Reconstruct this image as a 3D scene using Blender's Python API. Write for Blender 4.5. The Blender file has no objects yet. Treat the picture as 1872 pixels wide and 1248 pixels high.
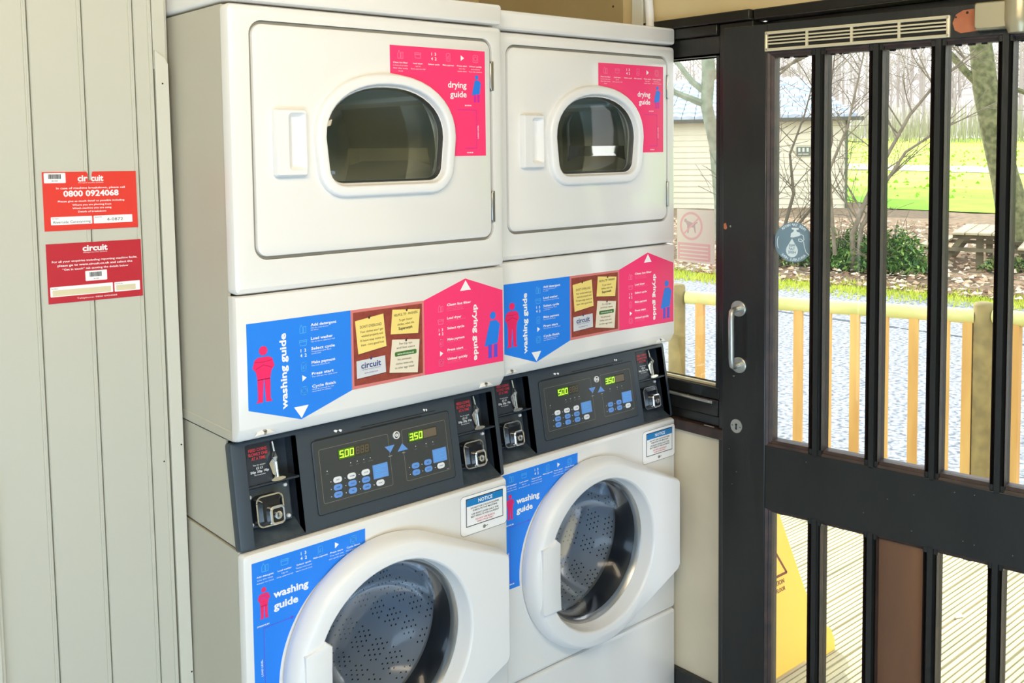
import bpy, math, random
from mathutils import Vector, Matrix
from mathutils.geometry import tessellate_polygon
random.seed(4)
SC = bpy.context.scene
COL = SC.collection
PI = math.pi
def V(*a): return Vector(a)

# ------------------------------------------------------------------ camera
def make_camera():
    f, cx, cy, yaw, pit, rol = 1795.36, 919.7, 385.5, .7122, -.0643, -.0116
    fwd = V(math.sin(yaw)*math.cos(pit), math.cos(yaw)*math.cos(pit), math.sin(pit))
    right = V(math.cos(yaw), -math.sin(yaw), 0)
    up = right.cross(fwd)
    r2 = right*math.cos(rol) + up*math.sin(rol)
    u2 = up*math.cos(rol) - right*math.sin(rol)
    cd = bpy.data.cameras.new('camera'); cd.sensor_width = 36; cd.sensor_fit = 'HORIZONTAL'
    cd.lens = f*36/1872; cd.shift_x = (936-cx)/1872; cd.shift_y = (cy-624)/1872
    cd.clip_start = .05; cd.clip_end = 600
    co = bpy.data.objects.new('camera', cd); COL.objects.link(co)
    m = Matrix((r2, u2, -fwd)).transposed().to_4x4()
    m.translation = V(-.8279, -1.7456, 1.6401)
    co.matrix_world = m; SC.camera = co
make_camera()

# ------------------------------------------------------------------ world, lights, exposure
W = bpy.data.worlds.new('sky'); SC.world = W; W.use_nodes = True
nt = W.node_tree; nt.nodes.clear()
o_ = nt.nodes.new('ShaderNodeOutputWorld'); b_ = nt.nodes.new('ShaderNodeBackground')
tc = nt.nodes.new('ShaderNodeTexCoord'); sx = nt.nodes.new('ShaderNodeSeparateXYZ'); rp = nt.nodes.new('ShaderNodeValToRGB')
nt.links.new(tc.outputs['Generated'], sx.inputs[0]); nt.links.new(sx.outputs[2], rp.inputs[0])
rp.color_ramp.elements[0].position = 0; rp.color_ramp.elements[0].color = (1, 1, 1, 1)
rp.color_ramp.elements[1].position = 1; rp.color_ramp.elements[1].color = (.72, .84, 1, 1)
nt.links.new(rp.outputs[0], b_.inputs[0]); b_.inputs[1].default_value = 2.8
nt.links.new(b_.outputs[0], o_.inputs[0])
SC.view_settings.view_transform = 'Standard'; SC.view_settings.look = 'None'
SC.view_settings.exposure = 0.0; SC.view_settings.gamma = 1.0; SC.view_settings.use_curve_mapping = False
def sun(energy, az, el, col, ang=2):
    l = bpy.data.lights.new('sun', 'SUN'); l.energy = energy; l.color = col; l.angle = math.radians(ang)
    o = bpy.data.objects.new('sun', l); COL.objects.link(o)
    d = V(math.cos(el)*math.cos(az), math.cos(el)*math.sin(az), math.sin(el))
    o.rotation_euler = d.to_track_quat('Z', 'Y').to_euler(); o.location = d*30
sun(5.2, math.radians(70), math.radians(38), (1, .95, .86))
def area(name, loc, target, sx_, sy_, energy, col):
    l = bpy.data.lights.new(name, 'AREA'); l.shape = 'RECTANGLE'; l.size = sx_; l.size_y = sy_; l.energy = energy; l.color = col
    o = bpy.data.objects.new(name, l); COL.objects.link(o); o.location = loc
    o.rotation_euler = (V(*loc)-V(*target)).to_track_quat('Z', 'Y').to_euler()
area('low_cool_fill', (-1.2, -2.8, .42), (.0, 0, .28), 2.8, .8, 52, (.56, .78, 1))  # added cool fill low behind the camera; no window is built there
area('warm_top_fill', (-.6, -1.6, 2.38), (1.1, .1, 1.45), 1.5, .4, 40, (1, .83, .59))  # added warm fill under the ceiling, tilted to brighten the right wall

# ------------------------------------------------------------------ materials
def lin(c):
    c = c/255
    return c/12.92 if c <= .04045 else ((c+.055)/1.055)**2.4
def rgb(r, g, b): return (lin(r), lin(g), lin(b), 1)
MATS = {}
def mat(name, col, rough=.5, metal=0, coat=0, bump=0, bscale=40, col2=None, nscale=8, emit=0, stretch=None, spec=.5, alpha=1):
    if name in MATS: return MATS[name]
    m = bpy.data.materials.new(name); m.use_nodes = True
    n = m.node_tree; p = n.nodes['Principled BSDF']
    c = rgb(*col); p.inputs['Base Color'].default_value = c
    p.inputs['Roughness'].default_value = rough; p.inputs['Metallic'].default_value = metal
    p.inputs['Coat Weight'].default_value = coat; p.inputs['Coat Roughness'].default_value = .08
    p.inputs['Specular IOR Level'].default_value = spec; p.inputs['Alpha'].default_value = alpha
    t = n.nodes.new('ShaderNodeTexCoord'); mp = n.nodes.new('ShaderNodeMapping'); n.links.new(t.outputs['Object'], mp.inputs[0])
    if stretch: mp.inputs['Scale'].default_value = stretch
    if col2 is not None:
        ns = n.nodes.new('ShaderNodeTexNoise'); ns.inputs['Scale'].default_value = nscale; ns.inputs['Detail'].default_value = 5
        r = n.nodes.new('ShaderNodeValToRGB'); r.color_ramp.elements[0].position = .35; r.color_ramp.elements[1].position = .65
        r.color_ramp.elements[0].color = c; r.color_ramp.elements[1].color = rgb(*col2)
        n.links.new(mp.outputs[0], ns.inputs['Vector']); n.links.new(ns.outputs[0], r.inputs[0]); n.links.new(r.outputs[0], p.inputs['Base Color'])
    if bump:
        nb = n.nodes.new('ShaderNodeTexNoise'); nb.inputs['Scale'].default_value = bscale; nb.inputs['Detail'].default_value = 3
        bm = n.nodes.new('ShaderNodeBump'); bm.inputs['Strength'].default_value = bump; bm.inputs['Distance'].default_value = .002
        n.links.new(mp.outputs[0], nb.inputs['Vector']); n.links.new(nb.outputs[0], bm.inputs['Height']); n.links.new(bm.outputs[0], p.inputs['Normal'])
    if emit:
        p.inputs['Emission Color'].default_value = c; p.inputs['Emission Strength'].default_value = emit
    MATS[name] = m; return m
def glass(name, tint, refl=.12, rough=.02, fk=.8):
    m = bpy.data.materials.new(name); m.use_nodes = True; n = m.node_tree; n.nodes.clear()
    o = n.nodes.new('ShaderNodeOutputMaterial'); mx = n.nodes.new('ShaderNodeMixShader')
    tr = n.nodes.new('ShaderNodeBsdfTransparent'); tr.inputs[0].default_value = (*tint, 1)
    gl = n.nodes.new('ShaderNodeBsdfGlossy'); gl.inputs['Roughness'].default_value = rough
    fr = n.nodes.new('ShaderNodeFresnel'); fr.inputs[0].default_value = 1.45
    mt = n.nodes.new('ShaderNodeMath'); mt.operation = 'MULTIPLY_ADD'; mt.inputs[1].default_value = fk; mt.inputs[2].default_value = refl-.03; mt.use_clamp = True
    n.links.new(fr.outputs[0], mt.inputs[0]); n.links.new(mt.outputs[0], mx.inputs[0])
    n.links.new(tr.outputs[0], mx.inputs[1]); n.links.new(gl.outputs[0], mx.inputs[2]); n.links.new(mx.outputs[0], o.inputs[0])
    MATS[name] = m; return m
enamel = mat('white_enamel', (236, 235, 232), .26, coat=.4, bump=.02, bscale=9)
enamel_s = mat('white_enamel_side_shaded', (200, 196, 180), .4, bump=.05, bscale=60)  # same enamel darkened, with the shade of the sides put in the colour
plast = mat('white_plastic', (240, 240, 240), .35, bump=.03, bscale=90)
gapm = mat('dark_gap', (34, 32, 28), .8)
seal = mat('grey_seal', (140, 138, 128), .7)
console_m = mat('charcoal_console_plastic', (58, 68, 78), .42, bump=.12, bscale=300)
overlay_m = mat('control_overlay', (62, 66, 68), .35, bump=.05, bscale=200)
recm = mat('recess_lining', (46, 54, 64), .35, bump=.1, bscale=90)
blackg = mat('glossy_black_plastic', (26, 30, 36), .18, bump=.15, bscale=60)
blackp = mat('dark_recess_plastic', (58, 68, 78), .4, col2=(78, 88, 96), nscale=30)
chrome = mat('chrome', (240, 240, 240), .25, 1, bump=.2, bscale=60)
steel = mat('brushed_steel', (190, 190, 188), .32, 1, bump=.1, bscale=200)
sblue = mat('sticker_blue', (34, 134, 244), .35, bump=.03)
spink = mat('sticker_pink', (255, 58, 120), .35, bump=.03)
spinkd = mat('figure_pink', (246, 40, 108), .4)
sblue2 = mat('figure_blue', (30, 130, 236), .4)
spurp = mat('sticker_violet', (96, 84, 220), .4)
iconb = mat('icon_outline_blue', (90, 185, 250), .4)
iconp = mat('icon_outline_pink', (255, 130, 170), .4)
wht = mat('print_white', (250, 250, 250), .45)
blk = mat('print_black', (24, 24, 24), .5)
redp = mat('print_red', (200, 50, 62), .5)
cork = mat('cork_print', (158, 72, 54), .6, col2=(138, 58, 46), nscale=60)
corkf = mat('cork_frame_print', (222, 130, 126), .5)
notey = mat('note_yellow', (250, 224, 130), .6)
notec = mat('note_cream', (240, 228, 204), .6)
noteg = mat('note_grey', (216, 218, 222), .6)
dkblue = mat('print_navy', (44, 70, 130), .5)
green_p = mat('print_green', (70, 120, 50), .5)
btnb = mat('button_blue', (104, 154, 226), .4)
btnw = mat('button_white', (232, 236, 240), .4)
lcdbg = mat('display_window', (62, 62, 52), .2)
lcdlit = mat('display_green_glow', (70, 110, 24), .3, emit=.25)
lcdg = mat('display_digits_lit', (190, 255, 70), .3, emit=1.6)
lcdo = mat('display_digits_dim', (112, 100, 84), .3)
drum_m = mat('drum_steel', (206, 214, 222), .5, .15, bump=.1, bscale=30)
ddrum_m = mat('dryer_drum_steel', (224, 228, 218), .45, .1, bump=.05, bscale=20)
rubber = mat('dark_rubber', (24, 28, 36), .45)
glass_w = glass('washer_door_glass', (.82, .88, .96), .04, .12, .22)
glass_d = glass('dryer_door_glass', (.92, .95, .92), .05, .05, .6)
glass_c = glass('clear_glass', (.97, .985, .97), .03)
smoke = glass('smoked_cover', (.5, .5, .5), .12)
pvc = mat('pvc_panel', (202, 201, 187), .42, bump=.12, bscale=14)
pvc2 = mat('pvc_trim', (212, 211, 198), .4, bump=.1, bscale=20)
beige = mat('beige_wall_paint', (222, 202, 154), .75, col2=(216, 194, 144), nscale=5, bump=.2, bscale=30)
beige2 = mat('cream_wall_paint', (228, 218, 194), .75, col2=(220, 210, 186), nscale=6, bump=.15)
blackwood = mat('black_painted_wood', (30, 31, 29), .36, coat=.15, col2=(24, 24, 22), nscale=12, bump=.35, bscale=90, stretch=(1, 1, .25))
brownblack = mat('worn_brown_paint', (70, 52, 46), .5, col2=(48, 38, 36), nscale=25, bump=.4, bscale=80)
brownply = mat('brown_board', (126, 88, 58), .6, col2=(106, 74, 52), nscale=9, bump=.3, bscale=60, stretch=(1, 1, .2))
barewood = mat('bare_wood', (186, 112, 74), .7, col2=(170, 98, 64), nscale=20)
satin = mat('satin_steel', (196, 196, 188), .36, .9)
alum = mat('pale_vent_metal', (214, 204, 172), .4, .2)
closerm = mat('closer_champagne', (176, 168, 138), .3, .35)

# ------------------------------------------------------------------ mesh builder
FRONT = (V(0, 0, 0), V(1, 0, 0), V(0, 0, 1), V(0, -1, 0))
_tg = {}
def text_geo(s, bold):
    k = (s, bold)
    if k in _tg: return _tg[k]
    cu = bpy.data.curves.new('t', 'FONT'); cu.body = s; cu.size = 1; cu.offset = bold; cu.resolution_u = 2
    cu.align_x = 'LEFT'; ob = bpy.data.objects.new('t', cu)
    me = bpy.data.meshes.new_from_object(ob)
    vs = [(v.co.x, v.co.y) for v in me.vertices]; fs = [tuple(p.vertices) for p in me.polygons]
    bpy.data.meshes.remove(me); bpy.data.objects.remove(ob); bpy.data.curves.remove(cu)
    _tg[k] = (vs, fs); return _tg[k]
def inset(pts, d):
    n = len(pts); A = sum(pts[i][0]*pts[(i+1) % n][1]-pts[(i+1) % n][0]*pts[i][1] for i in range(n))
    sg = 1 if A > 0 else -1; out = []
    for i in range(n):
        p0, p1, p2 = pts[i-1], pts[i], pts[(i+1) % n]
        e1 = (p1[0]-p0[0], p1[1]-p0[1]); e2 = (p2[0]-p1[0], p2[1]-p1[1])
        l1 = math.hypot(*e1) or 1e-9; l2 = math.hypot(*e2) or 1e-9
        n1 = (-e1[1]/l1*sg, e1[0]/l1*sg); n2 = (-e2[1]/l2*sg, e2[0]/l2*sg)
        mx, my = n1[0]+n2[0], n1[1]+n2[1]; L = mx*mx+my*my
        if L < .2: L = .2
        out.append((p1[0]+2*mx*d/L, p1[1]+2*my*d/L))
    return out
def rrect(x0, z0, x1, z1, r, k=5):
    o = []
    for cx, cz, a0 in ((x1-r, z1-r, 0), (x0+r, z1-r, 90), (x0+r, z0+r, 180), (x1-r, z0+r, 270)):
        for i in range(k+1):
            a = math.radians(a0+90*i/k); o.append((cx+r*math.cos(a), cz+r*math.sin(a)))
    return o
def circ(cx, cz, r, n=32, rz=None):
    return [(cx+r*math.cos(2*PI*i/n), cz+(rz or r)*math.sin(2*PI*i/n)) for i in range(n)]
class MB:
    def __init__(s): s.v = []; s.f = []; s.m = []
    def add(s, vs, fs, m=0):
        b = len(s.v); s.v += [tuple(x) for x in vs]
        for f in fs: s.f.append(tuple(b+i for i in f)); s.m.append(m)
        return s
    def box(s, lo, hi, m=0, fr=None):
        x0, y0, z0 = lo; x1, y1, z1 = hi
        vs = [(x, y, z) for x in (x0, x1) for y in (y0, y1) for z in (z0, z1)]
        if fr: O, U, Vv, N = fr; vs = [O+U*a+Vv*b+N*c for a, b, c in vs]
        return s.add(vs, [(0, 1, 3, 2), (4, 6, 7, 5), (0, 4, 5, 1), (2, 3, 7, 6), (0, 2, 6, 4), (1, 5, 7, 3)], m)
    def flat(s, fr, loops, n, m=0):
        O, U, Vv, N = fr
        pts = [p for l in loops for p in l]
        t = tessellate_polygon([[V(p[0], p[1], 0) for p in l] for l in loops])
        return s.add([O+U*a+Vv*b+N*n for a, b in pts], [tuple(x) for x in t], m)
    def loft(s, fr, loops, m=0, cap0=False, cap1=False):
        O, U, Vv, N = fr; k = len(loops[0][0]); b = len(s.v)
        vs = [O+U*p[0]+Vv*p[1]+N*n for pts, n in loops for p in pts]
        fs = [(j*k+i, j*k+(i+1) % k, (j+1)*k+(i+1) % k, (j+1)*k+i) for j in range(len(loops)-1) for i in range(k)]
        s.add(vs, fs, m)
        if cap0: s.flat(fr, [loops[0][0]], loops[0][1], m)
        if cap1: s.flat(fr, [loops[-1][0]], loops[-1][1], m)
        return s
    def slab(s, fr, outer, n0, n1, m=0, holes=(), bev=0, back=False):
        lo = [(outer, n0)]
        if bev: lo += [(outer, n1-bev), (inset(outer, bev*.3), n1-bev*.3), (inset(outer, bev), n1)]
        else: lo += [(outer, n1)]
        s.loft(fr, lo, m)
        for h in holes: s.loft(fr, [(h, n1), (h, n0)], m)
        s.flat(fr, [lo[-1][0]]+list(holes), n1, m)
        if back: s.flat(fr, [outer]+list(holes), n0, m)
        return s
    def tube(s, path, r, seg=10, m=0, caps=True):
        n = len(path); rs = r if isinstance(r, (list, tuple)) else [r]*n
        P = [V(*p) for p in path]; vs = []; ref = None
        for i in range(n):
            t = (P[min(i+1, n-1)]-P[max(i-1, 0)]).normalized()
            if ref is None: ref = V(0, 0, 1) if abs(t.z) < .9 else V(1, 0, 0)
            a = t.cross(ref).normalized(); b2 = a.cross(t).normalized(); ref = b2
            for k in range(seg):
                q = 2*PI*k/seg; vs.append(P[i]+(a*math.cos(q)+b2*math.sin(q))*rs[i])
        fs = [(i*seg+k, i*seg+(k+1) % seg, (i+1)*seg+(k+1) % seg, (i+1)*seg+k) for i in range(n-1) for k in range(seg)]
        if caps: fs += [tuple(range(seg))[::-1], tuple((n-1)*seg+k for k in range(seg))]
        return s.add(vs, fs, m)
    def stroke(s, fr, pl, w, n, m=0, close=False):
        O, U, Vv, N = fr
        if close: pl = list(pl)+[pl[0]]
        for (x0, y0), (x1, y1) in zip(pl, pl[1:]):
            dx, dy = x1-x0, y1-y0; L = math.hypot(dx, dy) or 1e-9; px, py = -dy/L*w/2, dx/L*w/2; ex, ey = dx/L*w*.25, dy/L*w*.25
            q = [(x0-ex+px, y0-ey+py), (x1+ex+px, y1+ey+py), (x1+ex-px, y1+ey-py), (x0-ex-px, y0-ey-py)]
            s.add([O+U*a+Vv*b+N*n for a, b in q], [(0, 3, 2, 1)], m)
        return s
    def text(s, fr, st, a, b, h, m=0, n=.0007, al='L', bold=0, w=None, rot=0, mir=False):
        dbl = bold > .035; bold = min(bold, .022)
        O, U, Vv, N = fr; vs, fs = text_geo(st, bold)
        if not vs: return s
        x0 = min(v[0] for v in vs); x1 = max(v[0] for v in vs); k = h/.69
        kx = w/(x1-x0) if w else k
        wd = (x1-x0)*kx; off = {'L': 0, 'C': -wd/2, 'R': -wd}[al]
        ca, sa = math.cos(rot), math.sin(rot)
        for dx, dy in (((-.022*h, 0), (.022*h, 0), (0, .02*h), (0, -.02*h)) if dbl else ((0, 0),)):
            out = []
            for x, y in vs:
                px = (x-x0)*kx+off+dx; py = y*k+dy
                if mir: px = -px
                out.append(O+U*(a+px*ca-py*sa)+Vv*(b+px*sa+py*ca)+N*(n+dx*.004/h))
            s.add(out, fs, m)
        return s
    def build(s, name, mats, parent=None, origin=None, bevel=0, smooth=True, seg=2, angle=35, local=False):
        off = V(0, 0, 0)
        if local: pass
        elif origin is not None: off = V(*origin)
        elif parent is not None:
            p = parent
            while p is not None: off = off+p.location; p = p.parent
            off = V(*off)
        me = bpy.data.meshes.new(name)
        me.from_pydata([(v[0]-off.x, v[1]-off.y, v[2]-off.z) for v in s.v], [], s.f)
        if not isinstance(mats, (list, tuple)): mats = [mats]
        for x in mats: me.materials.append(x)
        me.polygons.foreach_set('material_index', s.m)
        me.update(); me.validate()
        import bmesh
        bm = bmesh.new(); bm.from_mesh(me)
        bmesh.ops.remove_doubles(bm, verts=bm.verts, dist=1e-5)
        if not any(k in name for k in ('lettering', 'grass', 'leaf')): bmesh.ops.recalc_face_normals(bm, faces=bm.faces)
        bm.to_mesh(me); bm.free()
        if smooth:
            me.shade_smooth(); me.set_sharp_from_angle(angle=math.radians(angle))
        ob = bpy.data.objects.new(name, me); COL.objects.link(ob)
        if origin is not None and not local: ob.location = off
        if parent is not None: ob.parent = parent
        if bevel:
            md = ob.modifiers.new('bevel', 'BEVEL'); md.width = bevel; md.segments = seg; md.limit_method = 'ANGLE'; md.angle_limit = math.radians(40)
        return ob
def tag(o, label=None, cat=None, group=None, kind=None):
    for k, v in (('label', label), ('category', cat), ('group', group), ('kind', kind)):
        if v: o[k] = v
    return o
def empty(name, loc, label=None, cat=None, group=None, kind=None):
    o = bpy.data.objects.new(name, None); COL.objects.link(o); o.location = loc; o.empty_display_size = .1
    return tag(o, label, cat, group, kind)
# ------------------------------------------------------------------ the room
def struct(mb, name, mats, parent=None, **k): return tag(mb.build(name, mats, parent, **k), kind='structure')
floor_m = mat('grey_vinyl_floor', (196, 208, 222), .45, col2=(182, 194, 210), nscale=30)
whitew = mat('white_wall_paint', (214, 214, 210), .8)
XW = 1.40          # inner face of the window wall
b = MB(); b.box((-2.7, -3.7, -.06), (1.55, 1.05, 0)); struct(b, 'floor', floor_m)
b = MB(); b.box((-2.7, -3.7, 2.46), (1.55, 1.05, 2.52)); struct(b, 'ceiling', mat('ceiling_paint', (222, 214, 192), .8))
b = MB(); b.box((-2.0, .95, 0), (1.55, 1.05, 2.46)); struct(b, 'wall_back', beige)
b = MB(); b.box((-2.7, -3.7, 0), (-2.6, .26, 2.46)); struct(b, 'wall_far_left', whitew)
b = MB(); b.box((-2.6, -3.7, 0), (1.40, -3.6, 2.46)); struct(b, 'wall_front', whitew)
# window wall, with openings for the window and the door
wr = MB()
wr.box((XW, .55, 0), (1.55, .95, 2.46)); wr.box((XW, -.085, 0), (1.55, .55, .817)); wr.box((XW, -1.16, 1.998), (1.55, .55, 2.46)); wr.box((XW, -3.7, 0), (1.55, -1.16, 2.46))
wright = struct(wr, 'wall_right', [beige])
pn = MB(); pn.box((XW-.002, -.085, .10), (XW+.001, .55, .817)); pn.build('cream_lower_panel', beige2, wright)
pn = MB(); pn.box((XW-.003, .272, 1.99), (XW+.001, .95, 2.46)); pn.build('panel_board', mat('beige_board_shaded', (176, 158, 116), .75, col2=(168, 150, 108), nscale=5), wright, bevel=.002)  # wall beige darkened: shade deeper along the wall is put in the colour
pn = MB(); pn.tube([(XW-.0035, .31, 2.063), (XW-.001, .31, 2.063)], .0035, 10); pn.build('screw_hole', gapm, wright)
b = MB(); b.box((XW-.018, -.12, 0), (XW-.0005, .56, .100)); struct(b, 'baseboard_right', blackwood, bevel=.003)
# corner trim and pipe above the right machine
b = MB(); b.box((XW-.030, .170, 1.978), (XW-.0032, .212, 2.459)); tb = tag(b.build('corner_trim_strip', pvc2, bevel=.002), 'upright white trim strip on the wall above the right machine', 'trim')
b = MB(); b.tube([(XW-.030, .140, 1.974), (XW-.026, .146, 2.02), (XW-.022, .156, 2.10), (XW-.02, .172, 2.26), (XW-.02, .18, 2.458)], .0125, 14)
b.tube([(XW-.030, .140, 1.974), (XW-.0299, .1402, 1.980)], .016, 14)
tag(b.build('water_pipe', plast), 'slanting white plastic pipe rising behind the right machine', 'pipe')

# ---- panelled wall on the left (leans a touch, as the cladding does)
LEAN = .0086
wl = MB(); wl.box((-2.6, .272, 0), (-.006, .36, 2.46)); wleft = struct(wl, 'wall_left', pvc)
def lean(mb):
    mb.v = [(v[0]-LEAN*(v[2]-1.2) if v[0] > -1 else v[0], v[1], v[2]) for v in mb.v]; return mb
edges = [-1.09, -.99, -.89, -.79, -.69, -.59, -.49, -.3740, -.2740, -.1735, -.0735, -.0345]
for i, (a, c) in enumerate(zip(edges, edges[1:])):
    m_ = MB(); g_ = .0012
    pr = [(a+g_, .271), (a+g_, .2625), (a+g_+.002, .2605), (c-.010, .2605), (c-.0085, .2620), (c-.006, .2620), (c-.0045, .2605), (c-g_-.001, .2605), (c-g_, .262), (c-g_, .271)]
    k = len(pr); m_.add([(x, y, z) for z in (0, 2.458) for x, y in pr], [(q, (q+1) % k, k+(q+1) % k, k+q) for q in range(k)])
    lean(m_).build('wall_board', pvc, wleft, smooth=False)
m_ = MB(); m_.box((-1.09, .2645, 0), (-.0075, .2719, 2.458)); lean(m_).build('board_backing', mat('joint_shadow_line', (120, 116, 98), .8), wleft)
# corner angle, its upper end lapped by a sliver of cladding
m_ = MB(); m_.add([(x, y, z) for y in (.2545, .262) for x, z in ((-.0335, 0), (-.0065, 0), (-.0065, 1.821), (-.0145, 1.834), (-.0335, 1.848))], [(0, 1, 2, 3, 4), (9, 8, 7, 6, 5), (0, 5, 6, 1), (1, 6, 7, 2), (2, 7, 8, 3), (3, 8, 9, 4), (4, 9, 5, 0)])
struct(lean(m_), 'trim_1', pvc2, smooth=False, bevel=.001)
m_ = MB(); m_.box((-.0345, .2605, 1.81), (-.0085, .268, 2.458)); lean(m_).build('wall_board', pvc, wleft, smooth=False)
for x, z in ((-.010, 1.02), (-.008, .52), (-.018, 1.78), (-.046, .99)):
    m_ = MB(); m_.tube([(x-.002, .2538 if x > -.03 else .2600, z), (x-.002, .2549 if x > -.03 else .2610, z)], .0018, 8)
    lean(m_).build('nail_head', gapm, wleft)
# door-frame edge at the far left
m_ = MB(); m_.box((-.47, .238, 0), (-.3755, .2600, 1.06)); m_.box((-.47, .225, 0), (-.3835, .238, 1.04)); t2 = struct(lean(m_), 'trim_2', pvc2, bevel=.003)
m_ = MB(); m_.box((-.3752, .2590, 0), (-.3722, .2606, 1.06)); lean(m_).build('gap_line', seal, t2)

# ---- signs on the panelled wall
SF = (V(0, .2600, 0), V(1, 0, -.012).normalized(), V(-LEAN, 0, 1).normalized(), V(0, -1, 0))
red1 = mat('sign_red', (232, 62, 50), .32, coat=.3); red2 = mat('sign_crimson', (196, 38, 52), .35, coat=.2)
hand = mat('ink', (90, 86, 80), .6); faint = mat('tape_beige', (226, 214, 178), .5)
def sign(name, lx, zt, w, h, m, parts, label, cat='sign', tear=False):
    fr = (V(lx-LEAN*(zt-1.2), .2600, zt), SF[1], SF[2], SF[3]); g = MB()
    out = [(0, 0), (0, -h), (w, -h), (w, 0)]
    if tear: out = [(0, 0), (0, -h), (w, -h), (w, 0), (w*.525, 0), (w*.515, -.006), (w*.518, -.013), (w*.495, -.0175), (w*.47, -.018), (w*.475, -.006), (w*.46, 0)]
    g.slab(fr, out, 0, .0008, 0)
    for p in parts: p(g, fr)
    return tag(g.build(name, [m, wht, blk, notec, hand, faint], origin=(lx-LEAN*(zt-1.2)+w/2, .2600, zt-h), smooth=False), label, cat)
def T(st, a, b, h, mi=1, **k): return lambda g, fr: g.text(fr, st, a, b, h, mi, n=.0012, **k)
def Rr(x0, z0, x1, z1, mi, n=.0010): return lambda g, fr: g.flat(fr, [rrect(x0, z0, x1, z1, .0012, 2)], n, mi)
def bars(x, z, w, h):
    def f(g, fr):
        r = random.Random(3); a = x
        while a < x+w:
            t_ = r.choice((.0005, .0008, .0012)); g.flat(fr, [[(a, z), (a+t_, z), (a+t_, z+h), (a, z+h)]], .0013, 2); a += t_+r.choice((.0004, .0006))
    return f
sign('breakdown_sign', -.2615, 1.6035, .1800, .1145, red1, [Rr(.003, -.0215, .043, -.002, 1), bars(.011, -.0135, .0235, .009), T('461030', .0225, -.0185, .0026, 2, al='C'),
     T('cir', .0655, -.0185, .0118, bold=.04, w=.0185), T('cuit', .091, -.0185, .0118, bold=.04, w=.0235), T('Managed laundry systems', .0905, -.0225, .0020, al='C', w=.048),
     T('In case of machine breakdown, please call', .0905, -.0335, .0037, al='C', bold=.015, w=.132), T('0800 0924068', .0905, -.0480, .0110, al='C', bold=.04, w=.106),
     T('Please give as much detail as possible including', .0905, -.0590, .0033, al='C', bold=.015, w=.128), T('Where you are phoning from', .0905, -.0665, .0033, al='C', bold=.015, w=.075), T('Which machine you are using', .0905, -.0732, .0033, al='C', bold=.015, w=.075), T('Details of breakdown', .0905, -.0800, .0033, al='C', bold=.015, w=.054),
     Rr(.012, -.1030, .0895, -.0875, 1), Rr(.0925, -.1030, .1690, -.0875, 1), T('Site Name', .0145, -.0915, .0020, 2), T('Machine No', .0945, -.0915, .0020, 2),
     T('Riverside Caravanning', .0165, -.1000, .0048, 4, w=.070), T('4-0872', .118, -.0985, .0058, 4, w=.032)],
     'bright red notice with a phone number, upper of two signs on the wall', tear=True)
sign('enquiries_sign', -.2610, 1.4640, .1835, .1165, red2, [T('circuit', .092, -.0170, .0115, al='C', bold=.04, w=.048), T('Managed laundry systems', .092, -.0210, .0020, al='C', w=.046),
     T('For all your enquiries including reporting machine faults,', .092, -.0370, .0037, al='C', bold=.015, w=.165), T('please go to www.circuit.co.uk and select the', .092, -.0450, .0040, al='C', bold=.018, w=.145), T('“Get in touch” tab quoting the details below', .092, -.0530, .0037, al='C', bold=.015, w=.128),
     Rr(.071, -.0770, .113, -.0570, 1), bars(.079, -.0690, .0235, .009), T('461030', .0915, -.0745, .0024, 2, al='C'),
     Rr(.004, -.1035, .1235, -.0840, 1), Rr(.1265, -.1035, .1780, -.0840, 1), Rr(.008, -.1020, .1195, -.0905, 5, .0012), Rr(.130, -.1015, .169, -.0905, 5, .0012), T('Site Name', .006, -.0885, .0020, 2), T('Machine No', .129, -.0885, .0020, 2),
     T('Telephone: 0800 0924068', .092, -.1110, .0028, al='C', w=.078)],
     'dark red notice under the other sign, two blank beige boxes at its foot')

# ---- window beside the machines
wf = MB(); wy0, wy1 = -.085, .55
wf.box((1.395, wy0, .9270), (1.455, wy1, .9600)); wf.box((1.395, wy0, 1.888), (1.455, wy1, 1.940)); wf.box((1.395, wy1-.05, .96), (1.455, wy1, 1.888)); wf.box((1.395, wy0, .96), (1.455, wy0+.012, 1.888))
win = struct(wf, 'window_1', blackwood, bevel=.003)
w_ = MB(); w_.box((1.424, wy0+.012, .960), (1.428, wy1-.05, 1.888)); w_.build('pane', glass_c, win)
w_ = MB(); w_.box((1.415, wy0+.013, .960), (1.4235, wy1-.05, .9665)); w_.build('glazing_bead', mat('bead_pale', (226, 214, 176), .6), win)
w_ = MB(); w_.box((1.383, wy0, 1.941), (1.45, wy1, 1.970)); w_.box((1.374, -.195, 1.9705), (1.45, wy1, 1.9975)); w_.build('head_board', blackwood, win, bevel=.003)
w_ = MB(); w_.box((1.392, wy0, .880), (1.452, wy1, .9265)); w_.box((1.400, wy0, .8500), (1.452, wy1, .8795)); w_.build('sub_frame', blackwood, win, bevel=.003)
w_ = MB(); w_.box((1.381, wy0-.03, .8190), (1.452, wy1, .8495)); sl = w_.build('window_sill', brownblack, win, bevel=.004)
w_ = MB(); w_.tube([(1.386, -.060, .9205), (1.386, .40, .9260)], .0045, 10); w_.box((1.384, -.0695, .9165), (1.392, -.058, .9250)); w_.tube([(1.388, .02, .923), (1.397, .02, .923)], .003, 8); w_.build('casement_stay', satin, win, bevel=.001)
w_ = MB()
for a, b, c in ((-.045, .8502, .006), (-.058, .8502, .009), (-.070, .8502, .007), (-.052, .8503, .004)): w_.add([(1.386+q, a+p, b) for q, p in ((0, -c), (.006, -c*.3), (.004, c), (-.002, c*.5))], [(0, 1, 2, 3)])
w_.build('chipped_paint', wht, win, smooth=False)
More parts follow.
